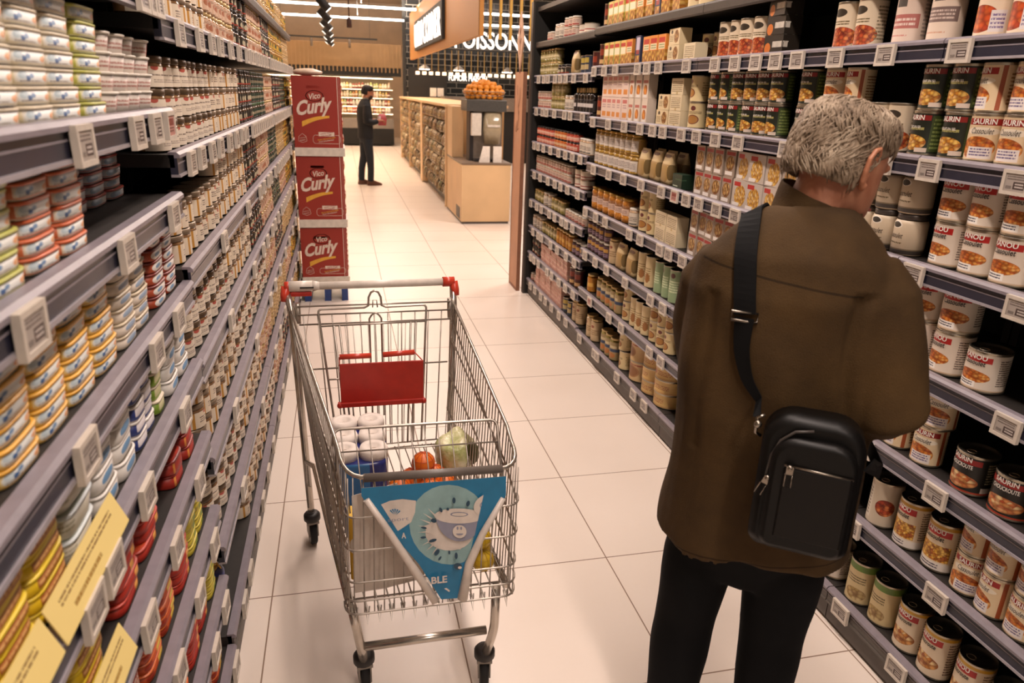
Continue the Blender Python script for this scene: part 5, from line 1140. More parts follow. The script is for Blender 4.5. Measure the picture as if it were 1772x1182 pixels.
obj('main_body', slab(-.014, .162, .838, 1.105, .055, Y0-.045, Y0+.028, .014), M_bagl, bag)
obj('front_pocket', slab(.006, .152, .852, 1.074, .045, Y0-.068, Y0-.040, .010), M_bagl, bag)
obj('pocket_panel', slab(.030, .144, .880, 1.022, .006, Y0-.0725, Y0-.060, .004), M_bagp, bag)
def yb(z, off): return Y0-off-.045*(1.10-z)
m = MB(); m.tube([(.030, yb(1.026, .072), 1.026), (.09, yb(1.026, .072), 1.024), (.146, yb(1.026, .071), 1.022)], .0022, 6)
obj('zip', m, M_nick, bag)
m = MB(); m.tube([(.004, yb(z, .048), z) if False else (x, yb(z, .050), z) for x, z in ((.002, .98), (.006, 1.03), (.018, 1.062), (.04, 1.083), (.07, 1.09))], .0028, 6); obj('piping', m, flat('worn grey piping', '#4a4440', .35), bag)
def puller(x, z, tilt, off):
    p = MB(); p.box(-.006, .006, -.003, .003, -.008, .008)
    p.tube([(-.006, 0, -.010), (.006, 0, -.010), (.006, 0, -.034), (-.006, 0, -.034)], .0014, 6, closed=True); p.sphere((0, 0, .004), .0055, 8, 6)
    o = obj('zip_puller', p, M_nick, bag, (x, yb(z, off), z)); o.rotation_euler = (0, tilt, 0)
puller(.040, 1.022, 0, .080); puller(.004, .985, .35, .060)
m = MB(); m.tube([(-.018, Y0-.01, 1.045), (-.028, Y0-.015, 1.052), (-.028, Y0-.02, 1.085), (-.016, Y0-.018, 1.092)], .0035, 8); m.sphere((-.026, Y0-.028, 1.075), .008, 10, 8); obj('strap_ring', m, M_nick, bag)
# strap: lies on the jacket from the neck side down to the ring, then over the shoulder to the front
def band(pts, ws, th=.0018, nrm=None):
    mm = MB(); rg = []
    for i, p in enumerate(pts):
        p = Vector(p); t_ = (Vector(pts[min(i+1, len(pts)-1)])-Vector(pts[max(0, i-1)])).normalized()
        nn = Vector(nrm[i] if nrm else (0, -1, .15)).normalized(); s_ = t_.cross(nn).normalized(); w = ws[i] if isinstance(ws, (list, tuple)) else ws
        rg.append([p-s_*w/2-nn*th, p+s_*w/2-nn*th, p+s_*w/2+nn*th, p-s_*w/2+nn*th])
    mm.loft(rg, sm=False); return mm
from mathutils.bvhtree import BVHTree
bv = BVHTree.FromPolygons([v.co.copy() for v in jk.data.vertices], [list(p.vertices) for p in jk.data.polygons])
def drape(pts, off, lift=()):
    """subdivide a path and rest it on the jacket"""
    P_ = [Vector(p) for p in pts]; out, nr = [], []
    for i in range(len(P_)-1):
        for k in range(5):
            q = P_[i].lerp(P_[i+1], k/5); h = bv.find_nearest(q); out.append(h[0]+h[1]*off); nr.append(h[1])
    h = bv.find_nearest(P_[-1]); out.append(h[0]+h[1]*off); nr.append(h[1])
    for _ in range(3):
        out = [out[0]]+[(out[i-1]+out[i]*2+out[i+1])/4 for i in range(1, len(out)-1)]+[out[-1]]; nr = [nr[0]]+[(nr[i-1]+nr[i]+nr[i+1]).normalized() for i in range(1, len(nr)-1)]+[nr[-1]]
    out = [(p if (p-bv.find_nearest(p)[0]).dot(bv.find_nearest(p)[1]) > off*.6 else bv.find_nearest(p)[0]+bv.find_nearest(p)[1]*off) for p in out]
    return out, nr
so_, sn_ = drape([(-.055, .14, 1.30), (-.080, .09, 1.40), (-.092, .03, 1.44), (-.100, -.05, 1.42), (-.100, -.11, 1.38), (-.096, -.15, 1.32), (-.090, -.17, 1.262)], .006)
obj('strap', band(so_, .042, .0022, sn_), M_strap, bag)
m = MB(); e_ = so_[-1]; m.tube([(e_.x-.024, e_.y-.003, e_.z+.006), (e_.x+.024, e_.y-.003, e_.z+.006), (e_.x+.024, e_.y-.004, e_.z-.012), (e_.x-.024, e_.y-.004, e_.z-.012)], .0028, 8, closed=True); obj('buckle', m, M_nick, bag)
wo_, wn_ = drape([(e_.x, e_.y, e_.z-.006), (-.085, -.17, 1.19), (-.066, -.18, 1.13), (-.040, -.19, 1.095)], .006)
wo_.append(Vector((-.030, Y0-.018, 1.085))); wn_.append(Vector((0, -1, .1)))
obj('strap_webbing', band(wo_, [.038-.024*i/(len(wo_)-1) for i in range(len(wo_))], .0018, wn_), M_strap, bag)
obj('strap_front', band([(-.055, .13, 1.30), (.02, .165, 1.16), (.12, .15, 1.02), (.20, .06, .95), (.215, -.06, .95), (.175, -.19, 1.02)], .03, .0018, [(0, 1, .3), (0, 1, .1), (.3, 1, 0), (1, .5, 0), (1, -.4, 0), (.6, -1, 0)]), M_strap, bag)

# ------------------------------------------------------------------ the man farther down the aisle, seen in profile
m2 = empty('person', (.43, 13.2, 0), math.radians(-78)); tag(m2, 'dark-haired person in black jacket and navy trousers standing side-on farther down the aisle', 'person')
m = MB(); m.loft([oval((0, y, z), rx, ry) for z, y, rx, ry in ((.84, 0, .15, .11), (1.0, 0, .145, .105), (1.2, -.01, .16, .11), (1.32, -.01, .165, .10), (1.39, 0, .12, .075), (1.43, .015, .06, .06))])
limb(m, [(0, .01, 1.38), (0, .03, 1.50)], [.056, .052])
H2 = Vector((0, .055, 1.565))
def H2M(x, y, z): return (H2.x+x, H2.y+y*.97+z*.25, H2.z+z*.97-y*.25)
m.loft([[H2M(*p) for p in oval((0, cy, z), rx, ry, 20)] for z, cy, rx, ry in ((-.108, .062, .022, .022), (-.10, .056, .042, .040), (-.075, .04, .058, .066), (-.04, .022, .067, .083), (0, .006, .073, .092), (.035, -.002, .075, .096), (.065, -.004, .068, .088), (.09, -.004, .048, .064))])
m.sphere(H2M(0, .105, -.01), .015, 8, 6, sc=(1, 1.1, 1.6))
for s in (-1, 1):
    m.sphere(H2M(s*.076, -.002, -.005), .016, 8, 6, sc=(.5, 1, 1.7))
    arm(m, (s*.17, 0, 1.34), (s*.20, -.03, 1.08), (s*.10, .22, 1.10)); hand(m, (s*.10, .22, 1.10), (-.5*s, 1, .1), (0, 0, 1), s)
    limb(m, [(s*.08, .0, .86), (s*.085, .01+.03*s, .5), (s*.09, .06*s-.01, .09)], [.075, .05, .038])
b2 = obj('body', m, [M_skin], m2); remesh(b2, .009, 3, .4)
m = MB(); m.loft([oval((0, y, z), rx, ry) for z, y, rx, ry in ((.80, 0, .18, .135), (1.0, 0, .172, .128), (1.2, -.01, .185, .132), (1.32, -.01, .185, .118), (1.40, .0, .13, .085), (1.45, .01, .07, .065))])
for s in (-1, 1): limb(m, [(s*.16, 0, 1.34), (s*.205, -.02, 1.2), (s*.215, -.035, 1.09), (s*.17, .08, 1.07), (s*.125, .18, 1.09)], [.066, .064, .06, .052, .044], 14)
o = obj('jacket', m, flat('black blazer', '#14161a', .8), m2); remesh(o, .01, 4, .5)
m = MB(); m.loft([oval((0, 0, z), rx, ry) for z, rx, ry in ((.74, .10, .10), (.80, .155, .12), (.9, .16, .12))])
for s in (-1, 1): limb(m, [(s*.08, .0, .84), (s*.085, .01+.03*s, .5), (s*.09, .06*s-.01, .28), (s*.09, .06*s-.02, .07)], [.092, .07, .058, .056], 14)
o = obj('trousers', m, flat('dark navy denim', '#1a2028', .8), m2); remesh(o, .01, 3, .5)
for s in (-1, 1):
    m = MB(); m.loft([oval((s*.09, .06*s+y, z), rx, ry, 18) for z, y, rx, ry in ((0, .05, .045, .135), (.025, .05, .048, .14), (.05, .03, .045, .11), (.09, -.02, .045, .055), (.12, -.02, .047, .052))]); obj('shoe', m, flat('tan brown shoe leather', '#5f3a28', .5), m2)
m = MB(); prof2 = [(.115, .0, .015, .02), (.108, .0, .05, .062), (.09, 0, .072, .088), (.06, -.006, .081, .098), (.03, -.012, .082, .098), (0, -.022, .079, .088), (-.03, -.03, .07, .076), (-.055, -.034, .06, .062)]
m.loft([[H2M(p[0], p[1], max(p[2], .058*max(0, (p[1]-.02)/.08) if p[1] > .02 else p[2])) for p in oval((0, cy, z), rx, ry, 24)] for z, cy, rx, ry in prof2[::-1]]); obj('hair', m, flat('dark brown hair', '#1a1411', .6), m2)
m = MB(); m.loft([[H2M(*p) for p in oval((0, .05, z), rx, ry, 16)] for z, rx, ry in ((-.114, .03, .036), (-.095, .05, .052), (-.07, .061, .062), (-.045, .066, .060))]); obj('beard', m, flat('dark stubble', '#33241d', .7), m2)
m = MB(); m.loft([oval((0, .012, 1.43), .062, .06, 16), oval((0, .02, 1.475), .058, .055, 16)]); obj('shirt_collar', m, flat('grey shirt', '#8a8478', .7), m2)
pkk = MB(); pkk.loft([oval((0, 0, z), rx, ry, 16, .7) for z, rx, ry in ((0, .07, .03), (.1, .085, .04), (.19, .06, .015))]); o = obj('snack_pack', pkk, [label_mat('pink snack pack', '#b0484e', [('rect', .3, .7, .5, .8, '#d8b8b0')])], None, (.72, 13.24, 1.02), .3)
tag(o, 'pink and white snack pack held by the person down the aisle', 'pack')
# ------------------------------------------------------------------ red carton stack at the end of the left shelving
random.seed(21)
M_cr = flat('carton crimson', '#962b1d', .5, scale=3, var=.03); M_crs = flat('carton cream print', '#e0cdbd', .5); M_cry = flat('carton yellow swoosh', '#e0a83a', .5); M_tray = flat('white cardboard tray', '#d9cfc2', .6); M_hole = flat('hand hole shadow', '#140b09', .9)
def curly(x0, y0, z0, w, h, lab, first):
    c_ = empty('display_carton', (x0+w/2, y0+.2, z0)); tag(c_, lab, 'carton', 'crimson snack cartons'); D = .4
    m = MB(); T = .006
    def q(a, b_, c, d, e, f, mi=0): m.box(a, b_, c, d, e, f, mi)
    ox, oy = -w/2, -.2
    hw, hh, hz = .05, .018, h-.075
    # front board with an oval hand hole
    q(ox, -hw/1-.02, oy, oy+T, 0, h); q(hw-.02, -ox, oy, oy+T, 0, h); q(-hw-.02, hw-.02, oy, oy+T, 0, hz-hh/2); q(-hw-.02, hw-.02, oy, oy+T, hz+hh/2, h)
    q(ox, ox+T, oy+T, D-.2, 0, h); q(ox+T, -ox, D-.2-T, D-.2, 0, h); q(ox+T, -ox, oy+T, D-.2-T, 0, .006)
    # open selling side: frame round the packs
    q(-ox-T, -ox, oy+T, oy+.03, 0, h); q(-ox-T, -ox, D-.23, D-.2-T, 0, h)
    q(-ox-.0125, -ox-.0115, oy-.0006, oy-.0001, 0, h, 1); q(-ox-.028, -ox-.024, oy-.0006, oy-.0001, 0, h, 1)
    F = lambda cx_, cz_: (lambda a, b_, d: (cx_+a, oy-.0012-d*.001, cz_+b_+a*.16))
    sx = -.02
    put_text(m, 'Curly', .255, .135, F(sx, h*.56), 1, .035, .25); put_text(m, 'Vico', .085, .042, F(sx+.005, h*.56+.085), 1, .02, .1)
    for i in range(12):
        a0, a1 = 2*PI*i/12, 2*PI*(i+1)/12
        p = [(sx+.005+r_*1.5*math.cos(a), oy-.0009, h*.56+.086+r_*.9*math.sin(a)) for r_, a in ((.040, a0), (.044, a0), (.044, a1), (.040, a1))]; m.poly(p[::-1], 1); m.poly(p, 1)
    sw = []
    for i in range(9): t_ = i/8; x = -.115+.20*t_; zc = h*.56-.115+.055*t_+.012*math.sin(t_*PI); sw.append((x, zc, .004+.011*(1-t_)+.004))
    for i in range(8): a, b_ = sw[i], sw[i+1]; m.poly([(a[0], oy-.0009, a[1]-a[2]), (b_[0], oy-.0009, b_[1]-b_[2]), (b_[0], oy-.0009, b_[1]+b_[2]), (a[0], oy-.0009, a[1]+a[2])], 2)
    m.poly([(.0, oy-.0009, h*.165), (.115, oy-.0009, h*.165), (.115, oy-.0009, h*.225), (.0, oy-.0009, h*.225)], 1)
    put_text(m, 'SANS HUILE', .09, .010, F(.058, h*.21), 0, .01); put_text(m, 'DE PALME', .075, .010, F(.058, h*.178), 0, .01)
    put_text(m, 'PLUS CROUSTILLANT', .13, .010, F(.058, h*.13), 2, .01); put_text(m, 'PLUS GOURMAND', .11, .009, F(.055, h*.10), 1, .01)
    rb = [(-.035, .075), (.15, .075), (.165, .09), (.165, .14), (.15, .155)]; pts = [(-.03, h*.06), (.145, h*.06), (.158, h*.09), (.158, h*.15), (.145, h*.18), (.118, h*.18)]
    pts2 = [(-.002, h*.18), (-.03, h*.18), (-.042, h*.15), (-.042, h*.09), (-.03, h*.06)]
    for pl in (pts, pts2):
        for a, b_ in zip(pl, pl[1:]): m.bar((a[0], oy-.001, a[1]), (b_[0], oy-.001, b_[1]), .0013, 4, 1)
    st = []
    for i in range(6): a = PI/2+i*PI/3; r_ = .036 if i % 2 == 0 else .030; st.append((-.118+r_*math.cos(a), oy-.001, h*.13+r_*math.sin(a)))
    m.tube(st, .0012, 4, 1, closed=True); put_text(m, 'FABRIQUÉ', .045, .009, F(-.118, h*.14), 1, .0); put_text(m, 'FRANCE', .04, .009, F(-.118, h*.105), 1, .0)
    obj('printed_box', m, [M_cr, M_crs, M_cry], c_)
    m = MB(); m.box(-w/2-.004, w/2+.012, oy-.010, .205, -.062, -.0005); obj('tray', m, M_tray, c_, bevel=.002)
    for k in range(4):
        for j in range(2):
            s_ = MB(); s_.sphere((0, 0, 0), .05, 14, 10, sc=(.9, 1.5, 1.15)); o = obj('snack_bag', s_, [label_mat('crimson snack bag', '#8f302a', [('food', .5, .4, .5, .25, ['#c98a5a', '#a34a34', '#d9b48a'], 8.), ('rect', 0, 1, .6, .8, '#d3b8a8')])], c_, (w/2-.036, -.09+.18*j, .055+k*(h-.11)/3.2))
    return c_
curly(-.335, 5.76, 1.200, .352, .508, 'top crimson snack carton of the stack of three', 1)
curly(-.338, 5.76, .658, .352, .476, 'middle crimson snack carton of the stack of three', 0)
curly(-.34, 5.76, .20, .352, .390, 'bottom crimson snack carton of the stack, just above the blue pallet', 0)
m = MB(); m.box(-.335, .005, 5.75, 6.16, .10, .137); 
for x in (-.335, -.18, -.045): m.box(x, x+.05, 5.75, 6.16, .0, .10)
o = obj('pallet', m, flat('blue pallet', '#26407a', .5)); tag(o, 'blue plastic half pallet under the crimson cartons', 'pallet')
m = MB(); m.sphere((0, 0, .028), .05, 14, 8, sc=(2.2, 1.4, .55)); m.v = [(a, b, c+.008*noise.noise(Vector((a*20, b*20, 0)))) for a, b, c in m.v]
o = obj('snack_bag', m, flat('pale crinkled film', '#cdb8a4', .35), None, (-.22, 5.95, 1.708)); tag(o, 'pale crumpled snack bag lying on top of the crimson cartons', 'bag')
# ------------------------------------------------------------------ end sign board and diamond sign on the right shelving
M_pine = flat('pinkish pine board', '#c08c6a', .55, scale=4); M_pink2 = flat('pine edge', '#8f6148', .6)
s_ = empty('sign_board', (1.455, 6.04, 0)); tag(s_, 'tall narrow pine sign board standing at the far end of the right shelving', 'sign')
obj('board', MB().box(-.012, .012, -.145, .135, .02, 1.80), M_pine, s_, bevel=.002); m = MB().box(-.016, .016, -.15, -.1455, 0, 1.80); m.box(-.016, .016, .1355, .14, 0, 1.80); m.box(-.016, .016, -.145, .135, 0, .019); obj('frame', m, M_pink2, s_)
m = MB(); X_ = -.0125
for a, b, c, d in ((-.02, 1.45, .03, 1.62), (.03, 1.62, .05, 1.70), (.0, 1.52, -.05, 1.60), (-.05, 1.60, -.04, 1.68), (.01, 1.35, -.03, 1.50), (-.03, 1.36, .06, 1.33), (.06, 1.33, .03, 1.42)): m.bar((X_, a, b), (X_, c, d), .0025, 4)
obj('drawing', m, M_pink2, s_)
m = MB(); m.box(1.535-1.52, 1.60-1.52, -.01, .01, .75, .79)
o = obj('diamond_sign', MB().prism([(-.105, 0), (0, -.22), (.105, 0), (0, .22)], .01, 0, 'x', -.005), flat('pale pine diamond', '#c9a184', .55), None, (1.44, 6.02, 2.03)); tag(o, 'pale diamond-shaped sign with a thistle drawing above the pine board', 'sign')
m = MB()
for a, b, c, d in ((0, -.10, .0, .06), (0, -.02, .04, .03), (0, -.03, -.04, .02), (0, .05, .03, .10), (0, .05, -.03, .10), (0, .05, 0, .12)): m.bar((-.006, a, b), (-.006, c, d), .002, 4)
obj('drawing', m, M_pink2, o)
m = MB(); m.box(-.004, .004, -.006, .006, -.24, -.20); obj('bracket', m, M_pink2, o)
# ------------------------------------------------------------------ wooden island with bagged goods, counter and juice machine
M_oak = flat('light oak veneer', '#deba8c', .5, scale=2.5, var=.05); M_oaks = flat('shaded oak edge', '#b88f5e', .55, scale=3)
isl = empty('shelving_unit', (1.47, 14.5, 0)); tag(isl, 'long pale oak shelving island hung with bagged dried goods', 'shelves')
def il(m): m.v = [(a-1.47, b-14.5, c) for a, b, c in m.v]; return m
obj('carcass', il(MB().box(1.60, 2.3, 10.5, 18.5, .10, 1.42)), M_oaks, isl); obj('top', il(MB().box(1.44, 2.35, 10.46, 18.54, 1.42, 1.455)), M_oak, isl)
obj('plinth', il(MB().box(1.56, 2.3, 10.5, 18.5, 0, .10)), M_plinth, isl)
for y in (10.5, 13.6, 16.2, 18.44): obj('upright', il(MB().box(1.455, 1.6, y, y+(.30 if y == 13.6 else .06), .02, 1.42)), M_oak, isl)
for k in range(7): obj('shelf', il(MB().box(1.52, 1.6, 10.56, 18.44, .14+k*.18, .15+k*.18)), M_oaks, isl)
BG = [('dried fruit bag', '#9a7442'), ('seed bag', '#b8a070'), ('spice bag', '#7a4a30'), ('nut bag', '#8a6f4a'), ('grain bag', '#c4b080'), ('leaf bag', '#66683a'), ('pale bag', '#d3c6ac')]
bms = []
for nm, c in BG:
    m = MB(); 
    m.loft([oval((0, 0, z), rx, ry, 12, .7) for z, rx, ry in ((0, .035, .045), (.03, .045, .06), (.09, .04, .058), (.125, .012, .055), (.14, .006, .05))])
    bms.append(m.mesh('goods_bag', [label_mat(nm, c, [('foodrect', 0, 1, .1, .6, [c, '#4a3a26', '#9a8050'], 9.), ('rect', .1, .45, .55, .85, '#c9bda8'), ('rect', .6, .9, .5, .9, '#7a6c58')])]))
k = 0
for bay, (ya, yb_) in enumerate(((10.62, 13.55), (13.95, 16.15), (16.3, 18.4))):
    n = (17, 12, 11)[bay]
    for r_ in range(7):
        for i in range(n):
            y = ya+(yb_-ya)*(i+.5)/n; o = link('goods_bag', bms[(i*3+r_*5+bay) % 7 if random.random() < .6 else random.randrange(7)], None, (1.515+random.uniform(-.02, .01), y+random.uniform(-.03, .03), .151+r_*.18), random.uniform(-.3, .3))
            o.scale = (1.1, 1.55, random.uniform(1.0, 1.15))
            tag(o, 'small bag of dried goods, %s from the near end, %s shelf, %s island bay' % (nth(i+1), nth(r_+1), nth(bay+1)), 'bag', 'bags of dried goods on the oak island')
cn = empty('counter', (1.79, 9.85, 0)); tag(cn, 'pale oak counter at the near end of the island, carrying the orange juicer', 'counter')
m = MB().box(-.31, .33, -.66, .64, .03, .755); obj('cabinet', m, M_oak, cn, bevel=.003); obj('worktop', MB().box(-.315, .335, -.665, .64, .755, .778), flat('brown grey worktop', '#7d6a58', .4), cn); obj('plinth', MB().box(-.30, .32, -.65, .63, 0, .03), M_plinth, cn)
obj('grille', MB().box(-.314, -.3105, -.55, -.25, .05, .2), M_plinth, cn)
nb = MB(); nb.box(1.475, 1.60, 10.0, 10.44, .78, 1.44); nb.box(1.60, 1.62, 9.95, 10.44, .78, 1.44); o = obj('side_shelf', nb, M_oak); tag(o, 'pale oak side shelf rising from the counter beside the juicer', 'shelf')
M_ss = flat('brushed machine steel', '#9a8f84', .35, .7); M_gp = flat('clear juicer hood', '#a5977c', .15)
ju = empty('juice_machine', (1.83, 9.55, .778)); tag(ju, 'steel orange juicing machine with a heaped basket of oranges on the counter', 'juicer')
obj('column', MB().box(-.15, .24, .0, .28, 0, .68), M_ss, ju, bevel=.01); obj('side_frame', MB().box(-.20, -.15, -.05, .2, .0, .68), M_blackp, ju, bevel=.004)
obj('top_box', MB().box(-.26, .26, -.16, .30, .62, .76), flat('dark grey steel', '#55534f', .4, .4), ju, bevel=.006)
obj('white_panel', MB().box(-.19, -.06, -.14, -.06, .32, .60), M_whitelid, ju, bevel=.01)
obj('hood', MB().loft([oval((.09, -.07, z), rx, ry, 16, .5) for z, rx, ry in ((.22, .10, .06), (.40, .12, .075), (.61, .11, .07))]), M_gp, ju); obj('press_plate', MB().box(.02, .18, -.15, -.145, .43, .46), M_whitelid, ju)
obj('drip_tray', MB().box(-.16, .20, -.2, .0, 0, .03), M_blackp, ju)
bk_ = MB(); 
for z, r_ in ((.705, .23), (.75, .26), (.80, .28)): bk_.tube([(r_*math.cos(a), .05+r_*.8*math.sin(a), z) for a in [2*PI*i/28 for i in range(28)]], .004, 6, closed=True)
for i in range(20): a = 2*PI*i/20; bk_.bar((.23*math.cos(a), .05+.184*math.sin(a), .703), (.28*math.cos(a), .05+.224*math.sin(a), .80), .0025, 4)
bk_.v = [(a, b, c+.06) for a, b, c in bk_.v]; obj('basket', bk_, M_ss, ju)
om = MB(); om.sphere((0, 0, 0), .036, 12, 8); ome = om.mesh('orange', [flat('store orange', '#e0902a', .45)])
ct = 0
for lay_, (rad, z) in enumerate(((.215, .74), (.235, .795), (.20, .845), (.13, .885), (.05, .915))):
    for ring_ in range(int(rad/.066)+1):
        rr_ = rad-ring_*.068
        if rr_ < -.01: continue
        n = max(1, int(2*PI*max(rr_, 0)/.075))
        for i in range(n):
            a = 2*PI*i/n+lay_*.4+ring_; ct += 1
            o = link('orange', ome, None, (1.83+max(rr_, 0)*math.cos(a), 9.6+max(rr_, 0)*.8*math.sin(a), .838+z+random.uniform(-.006, .006)))
            tag(o, 'orange %s in the heap over the juicer, %s layer' % (['at the rim', 'inside the rim', 'near the middle', 'at the centre'][min(3, ring_)], ORD[lay_+1]), 'orange', 'oranges heaped in %s layer of the juicer basket, ring %s' % (ORD[lay_+1], ORD[ring_+1]))
for x_, y_, w_, tl, lb in ((1.79, 9.28, .14, -.25, 'white tilted notice card left on the oak counter'), (1.96, 9.28, .11, 0, 'white upright notice card right on the oak counter')):
    o = obj('notice_card', MB().prism([(-w_/2, 0), (w_/2, 0), (w_/2, .20), (-w_/2+abs(tl)*.2, .20)], .02, 0, 'y', 0), flat('bright white card', '#efe6da', .5), None, (x_, y_, .778)); tag(o, lb, 'card')
# ------------------------------------------------------------------ fish counter wall, lit letters, corner sign
WH = emis('lit white letter', (1, .93, .86, 1), 1.5); M_sgold = flat('pale gold slat', '#b89040', .4, scale=5)
sg = empty('hanging_sign', (1.75, 12.9, 2.25)); tag(sg, 'large ribbed wooden hanging sign with a lit CORNER panel', 'sign')
obj('box', MB().box(-.15, -.09, -4.1, 4.4, 0, .95), M_rib, sg)
m = MB(); m.box(-.20, -.155, -1.30, 2.85, .12, .66, 0); sb_ = obj('panel_back', m, M_black, sg)
def wallx(x, y, z): return lambda a, b, d: (x-d, y-a, z+b)
m = MB(); put_text(m, "US'IN CORNER", 3.9, .44, wallx(-.206, .78, .39), 0, .0, 0, .01); m.box(-.2045, -.2015, -1.18, 2.74, .38, .40, 1); obj('letters', m, [WH, M_black], sg)
fs = empty('slat_screen', (3.6, 8.9, 2.22)); tag(fs, 'row of tall gold slats hanging beside the ribbed sign', 'screen')
for i in range(5): m = MB(); m.box(-1.86+i*.122, -1.83+i*.122, -.02, .02, 0, 2.08); obj('slat', m, M_sgold, fs)
sr = empty('slat_screen', (3.4, 16.6, 1.96)); tag(sr, 'long rail of short gold slats hanging over the fish counter', 'screen')
for i in range(30): obj('slat', MB().box(-1.7+i*.145, -1.682+i*.145, -.01, .01, .05, .50), flat('dull gold slat', '#8a7038', .5), sr)
obj('rail', MB().box(-1.69, 2.8, -.02, .02, .50, .53), M_black, sr)
lt_ = MB()
for i in range(26): lt_.box(-1.75+i*.145, -1.67+i*.145, -.05, .0, -.02, .045)
obj('lit_strip', lt_, emis('warm strip', (1, .74, .5, 1), 2.2), sr)
m = MB(); put_text(m, 'POISSONNERIE', 2.5, .36, lambda a, b, d: (a, -d, b), 0, .01, 0, .02); o = obj('lit_letters', m, WH, None, (3.84, 17.2, 2.72)); tag(o, 'large lit white letters hanging over the fish counter', 'letters')
o2 = obj('rail', MB().box(-2.1, 2.1, -.02, .02, .22, .25), M_black, o)
m = MB(); put_text(m, 'FUMOIR MAISON', .95, .13, lambda a, b, d: (a, -d, b), 0, .0, 0, .01); o = obj('wall_letters', m, WH, None, (3.13, 18.57, 1.925)); tag(o, 'small white letters on the black tiled wall behind the fish counter', 'letters')
o = obj('menu_board', MB().box(-.47, .47, -.03, 0, -.36, .36), M_black, None, (2.14, 18.59, 1.78)); tag(o, 'matt black menu board on the tiled wall', 'board')
for i in range(2):
    m = MB().box(.05+i*.18, .05+i*.18+.155, -.042, -.032, -.30, -.10); p = obj('paper', m, flat('white paper', '#ddd3c6', .7), o)
for i, x in enumerate((1.95, 2.75, 3.9)):
    m = MB(); m.lathe([(.14, 0), (.13, .02), (.05, .08), (.02, .10)], 16); m.bar((0, 0, .1), (0, 0, 2.2), .006, 5)
    o = obj('pendant_lamp', m, flat('steel lampshade', '#8f8a84', .3, .6), None, (x, 17.6, 2.08)); tag(o, '%s steel pendant lamp over the fish counter from the left' % nth(i+1), 'lamp', 'pendant lamps over the fish counter')
    b = MB(); b.lathe([(.12, -.012), (.12, -.002)], 14); obj('bulb_disc', b, emis('lamp glow', (1, .9, .8, 1), 6.), o)
fc = empty('fish_counter', (3.05, 17.75, 0)); tag(fc, 'steel topped fish counter behind the oak island', 'counter')
obj('case', MB().box(-.6, 2.2, -.3, .4, 0, 1.2), M_black, fc); obj('steel_top', MB().box(-.65, 2.25, -.35, .45, 1.2, 1.5), M_ss, fc)
# ------------------------------------------------------------------ chilled wall cabinet at the far end
cc = empty('chilled_cabinet', (.2, 22.9, 0)); tag(cc, 'open chilled wall cabinet with lit shelves of packets at the far end', 'fridge')
obj('base', MB().box(-3.2, 1.36, -.55, .4, .04, .50), M_black, cc); obj('back', MB().box(-3.2, 1.36, .40, .45, .0, 1.95), flat('white cabinet back', '#d9c6a8', .5), cc)
obj('glass_front', MB().box(-3.2, 1.36, -.56, -.53, .50, .78), flat('grey cabinet front', '#8f857a', .25, .2), cc)
obj('canopy', MB().box(-3.2, 1.36, -.5, .45, 1.90, 1.96), M_silver, cc)
SHZ = (.60, .92, 1.12, 1.36, 1.60)
for z in SHZ: s_ = obj('shelf', MB().box(-3.2, 1.36, -.30, .40, z-.02, z), M_whitelid, cc)
ls_ = emis('cabinet strip light', (1, .80, .55, 1), 9.)
for z in (.90, 1.10, 1.34, 1.58, 1.885): obj('strip_light', MB().box(-3.2, 1.36, -.28, -.25, z-.008, z-.002) if z < 1.8 else MB().box(-3.2, 1.36, -.42, -.30, z-.005, z+.01), ls_, cc)
pc = ['#d9c7a8', '#c98a4a', '#b8503a', '#e3d6c0', '#c9a85c', '#8f3a2c', '#cfc3b0', '#a8b06a', '#e0b49a']
pms = []
for i, c in enumerate(pc):
    m = MB(); m.lathe([(.04, 0), (.045, .01), (.045, .12), (.02, .16), (.018, .18)], 10); pms.append(m.mesh('chilled_packet', [label_mat('chilled pack %s' % ['cream', 'amber', 'red', 'ivory', 'straw', 'maroon', 'white', 'green', 'peach'][i], c, [('rect', .3, .7, .3, .6, '#e8dccb')])]))
for r_, z in enumerate(SHZ):
    for i in range(34):
        x = -1.35+i*.085
        if x > 1.5: break
        o = link('chilled_packet', pms[(i//3+r_*4) % 9 if random.random() < .75 else random.randrange(9)], None, (x+random.uniform(-.01, .01), 22.68, z)); o.scale = (.9, .9, random.uniform(.8, 1.02))
        tag(o, 'small chilled packet, %s from the left on %s lit shelf' % (nth(i+1), nth(r_+1)), 'packet', 'packets in the chilled cabinet')
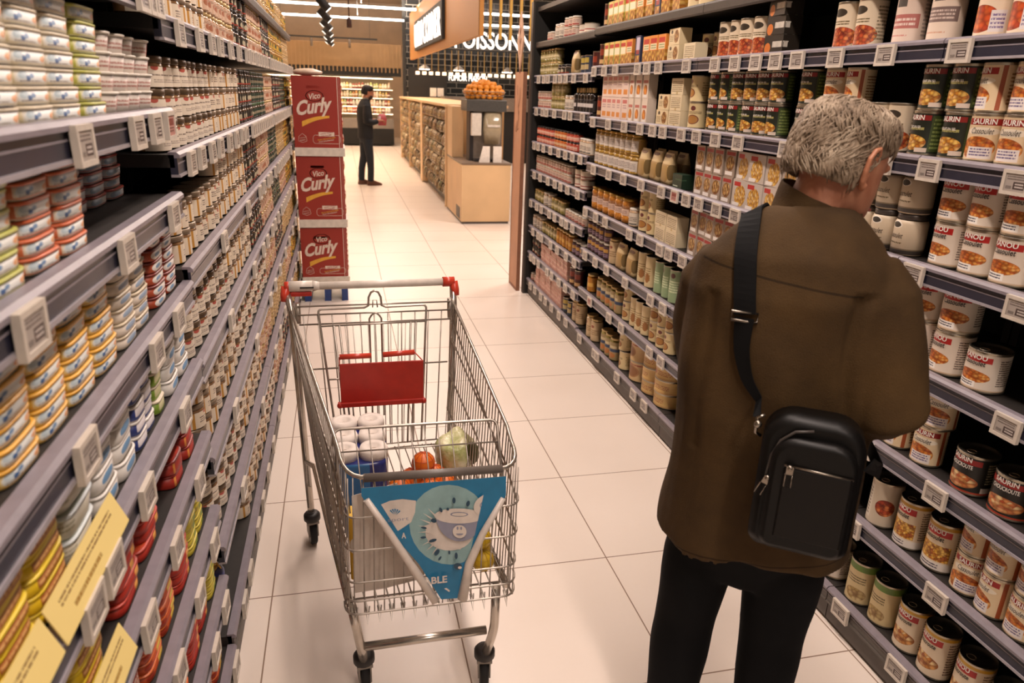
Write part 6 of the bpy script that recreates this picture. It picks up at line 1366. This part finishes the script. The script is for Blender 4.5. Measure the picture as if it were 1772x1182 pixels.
# ------------------------------------------------------------------ ceiling fittings
lg = emis('linear lamp', (1, .95, .88, 1), 9.)
for y, z, lb in ((15.4, 3.09, 'nearer'), (18.2, 3.11, 'farther')):
    m = MB().box(-4.5, 1.05 if y < 16 else 1.05, -.03, .03, 0, .035); m.box(1.25, 6.5, -.03, .03, 0, .035); o = obj('linear_lamp', m, lg, None, (.5, y, z)); tag(o, '%s of the two long white linear lamps across the hall' % lb, 'lamp', 'linear lamps')
    w = MB()
    for x in (-3, 0, 3): w.bar((x, 0, .04), (x, 0, 4.3-z), .006, 5)
    obj('wire', w, M_steel, o)
tr_ = empty('lamp_track', (-.16, 16.5, 2.86)); tag(tr_, 'black ceiling track carrying a chain of black spotlights', 'track'); obj('rail', MB().box(-.02, .02, -5.5, 5.5, 0, .04), M_black, tr_)
w = MB()
for y in (-5, 0, 5): w.bar((0, y, .04), (0, y, 1.44), .005, 5)
obj('wire', w, M_steel, tr_)
for i in range(11):
    y = 11.4+i*.95; e = empty('spotlight', (-.16, y, 2.86)); tag(e, '%s black spotlight on the ceiling track from the near end' % nth(i+1), 'spotlight', 'track spotlights')
    obj('adapter', MB().box(-.02, .02, -.05, .05, -.04, -.001), M_black, e); m = MB(); m.lathe([(.055, -.11), (.06, -.1), (.06, .07), (.05, .09)], 16)
    h_ = obj('head', m, M_black, e, (.0, 0, -.12)); h_.rotation_euler = (.0, .75 if i % 2 else -.75, .0)
    g_ = MB(); g_.lathe([(.048, -.113), (.048, -.1105)], 14); obj('lens', g_, emis('spot lens', (1, .93, .82, 1), 5.), h_)
m = MB(); m.bar((0, 0, .16), (0, 0, 1.75), .010, 6); m.lathe([(.035, 0), (.045, .01), (.04, .12), (.02, .16)], 14); o = obj('ceiling_microphone', m, flat('dark red brown fitting', '#3a1c14', .5), None, (.22, 13.0, 2.55)); tag(o, 'slim dark hanging fitting on a rod below the linear lamps', 'hanging fitting')
sp2 = MB().box(-1.9, 1.0, -.02, .02, 0, .04)
o = obj('lamp_track', sp2, M_black, None, (0.1, 21.5, 2.86)); tag(o, 'thin black cross track in front of the oak bulkhead', 'track')
for x in (-.75, .25): m = MB(); m.lathe([(.035, -.22), (.035, -.03), (.02, 0)], 10, cx=x); obj('spot_head', m, flat('grey spot', '#6a5f54', .5), o)
w = MB(); w.bar((-1.5, 0, .04), (-1.5, 0, 1.44), .004, 5); w.bar((.8, 0, .04), (.8, 0, 1.44), .004, 5); obj('wire', w, M_steel, o)
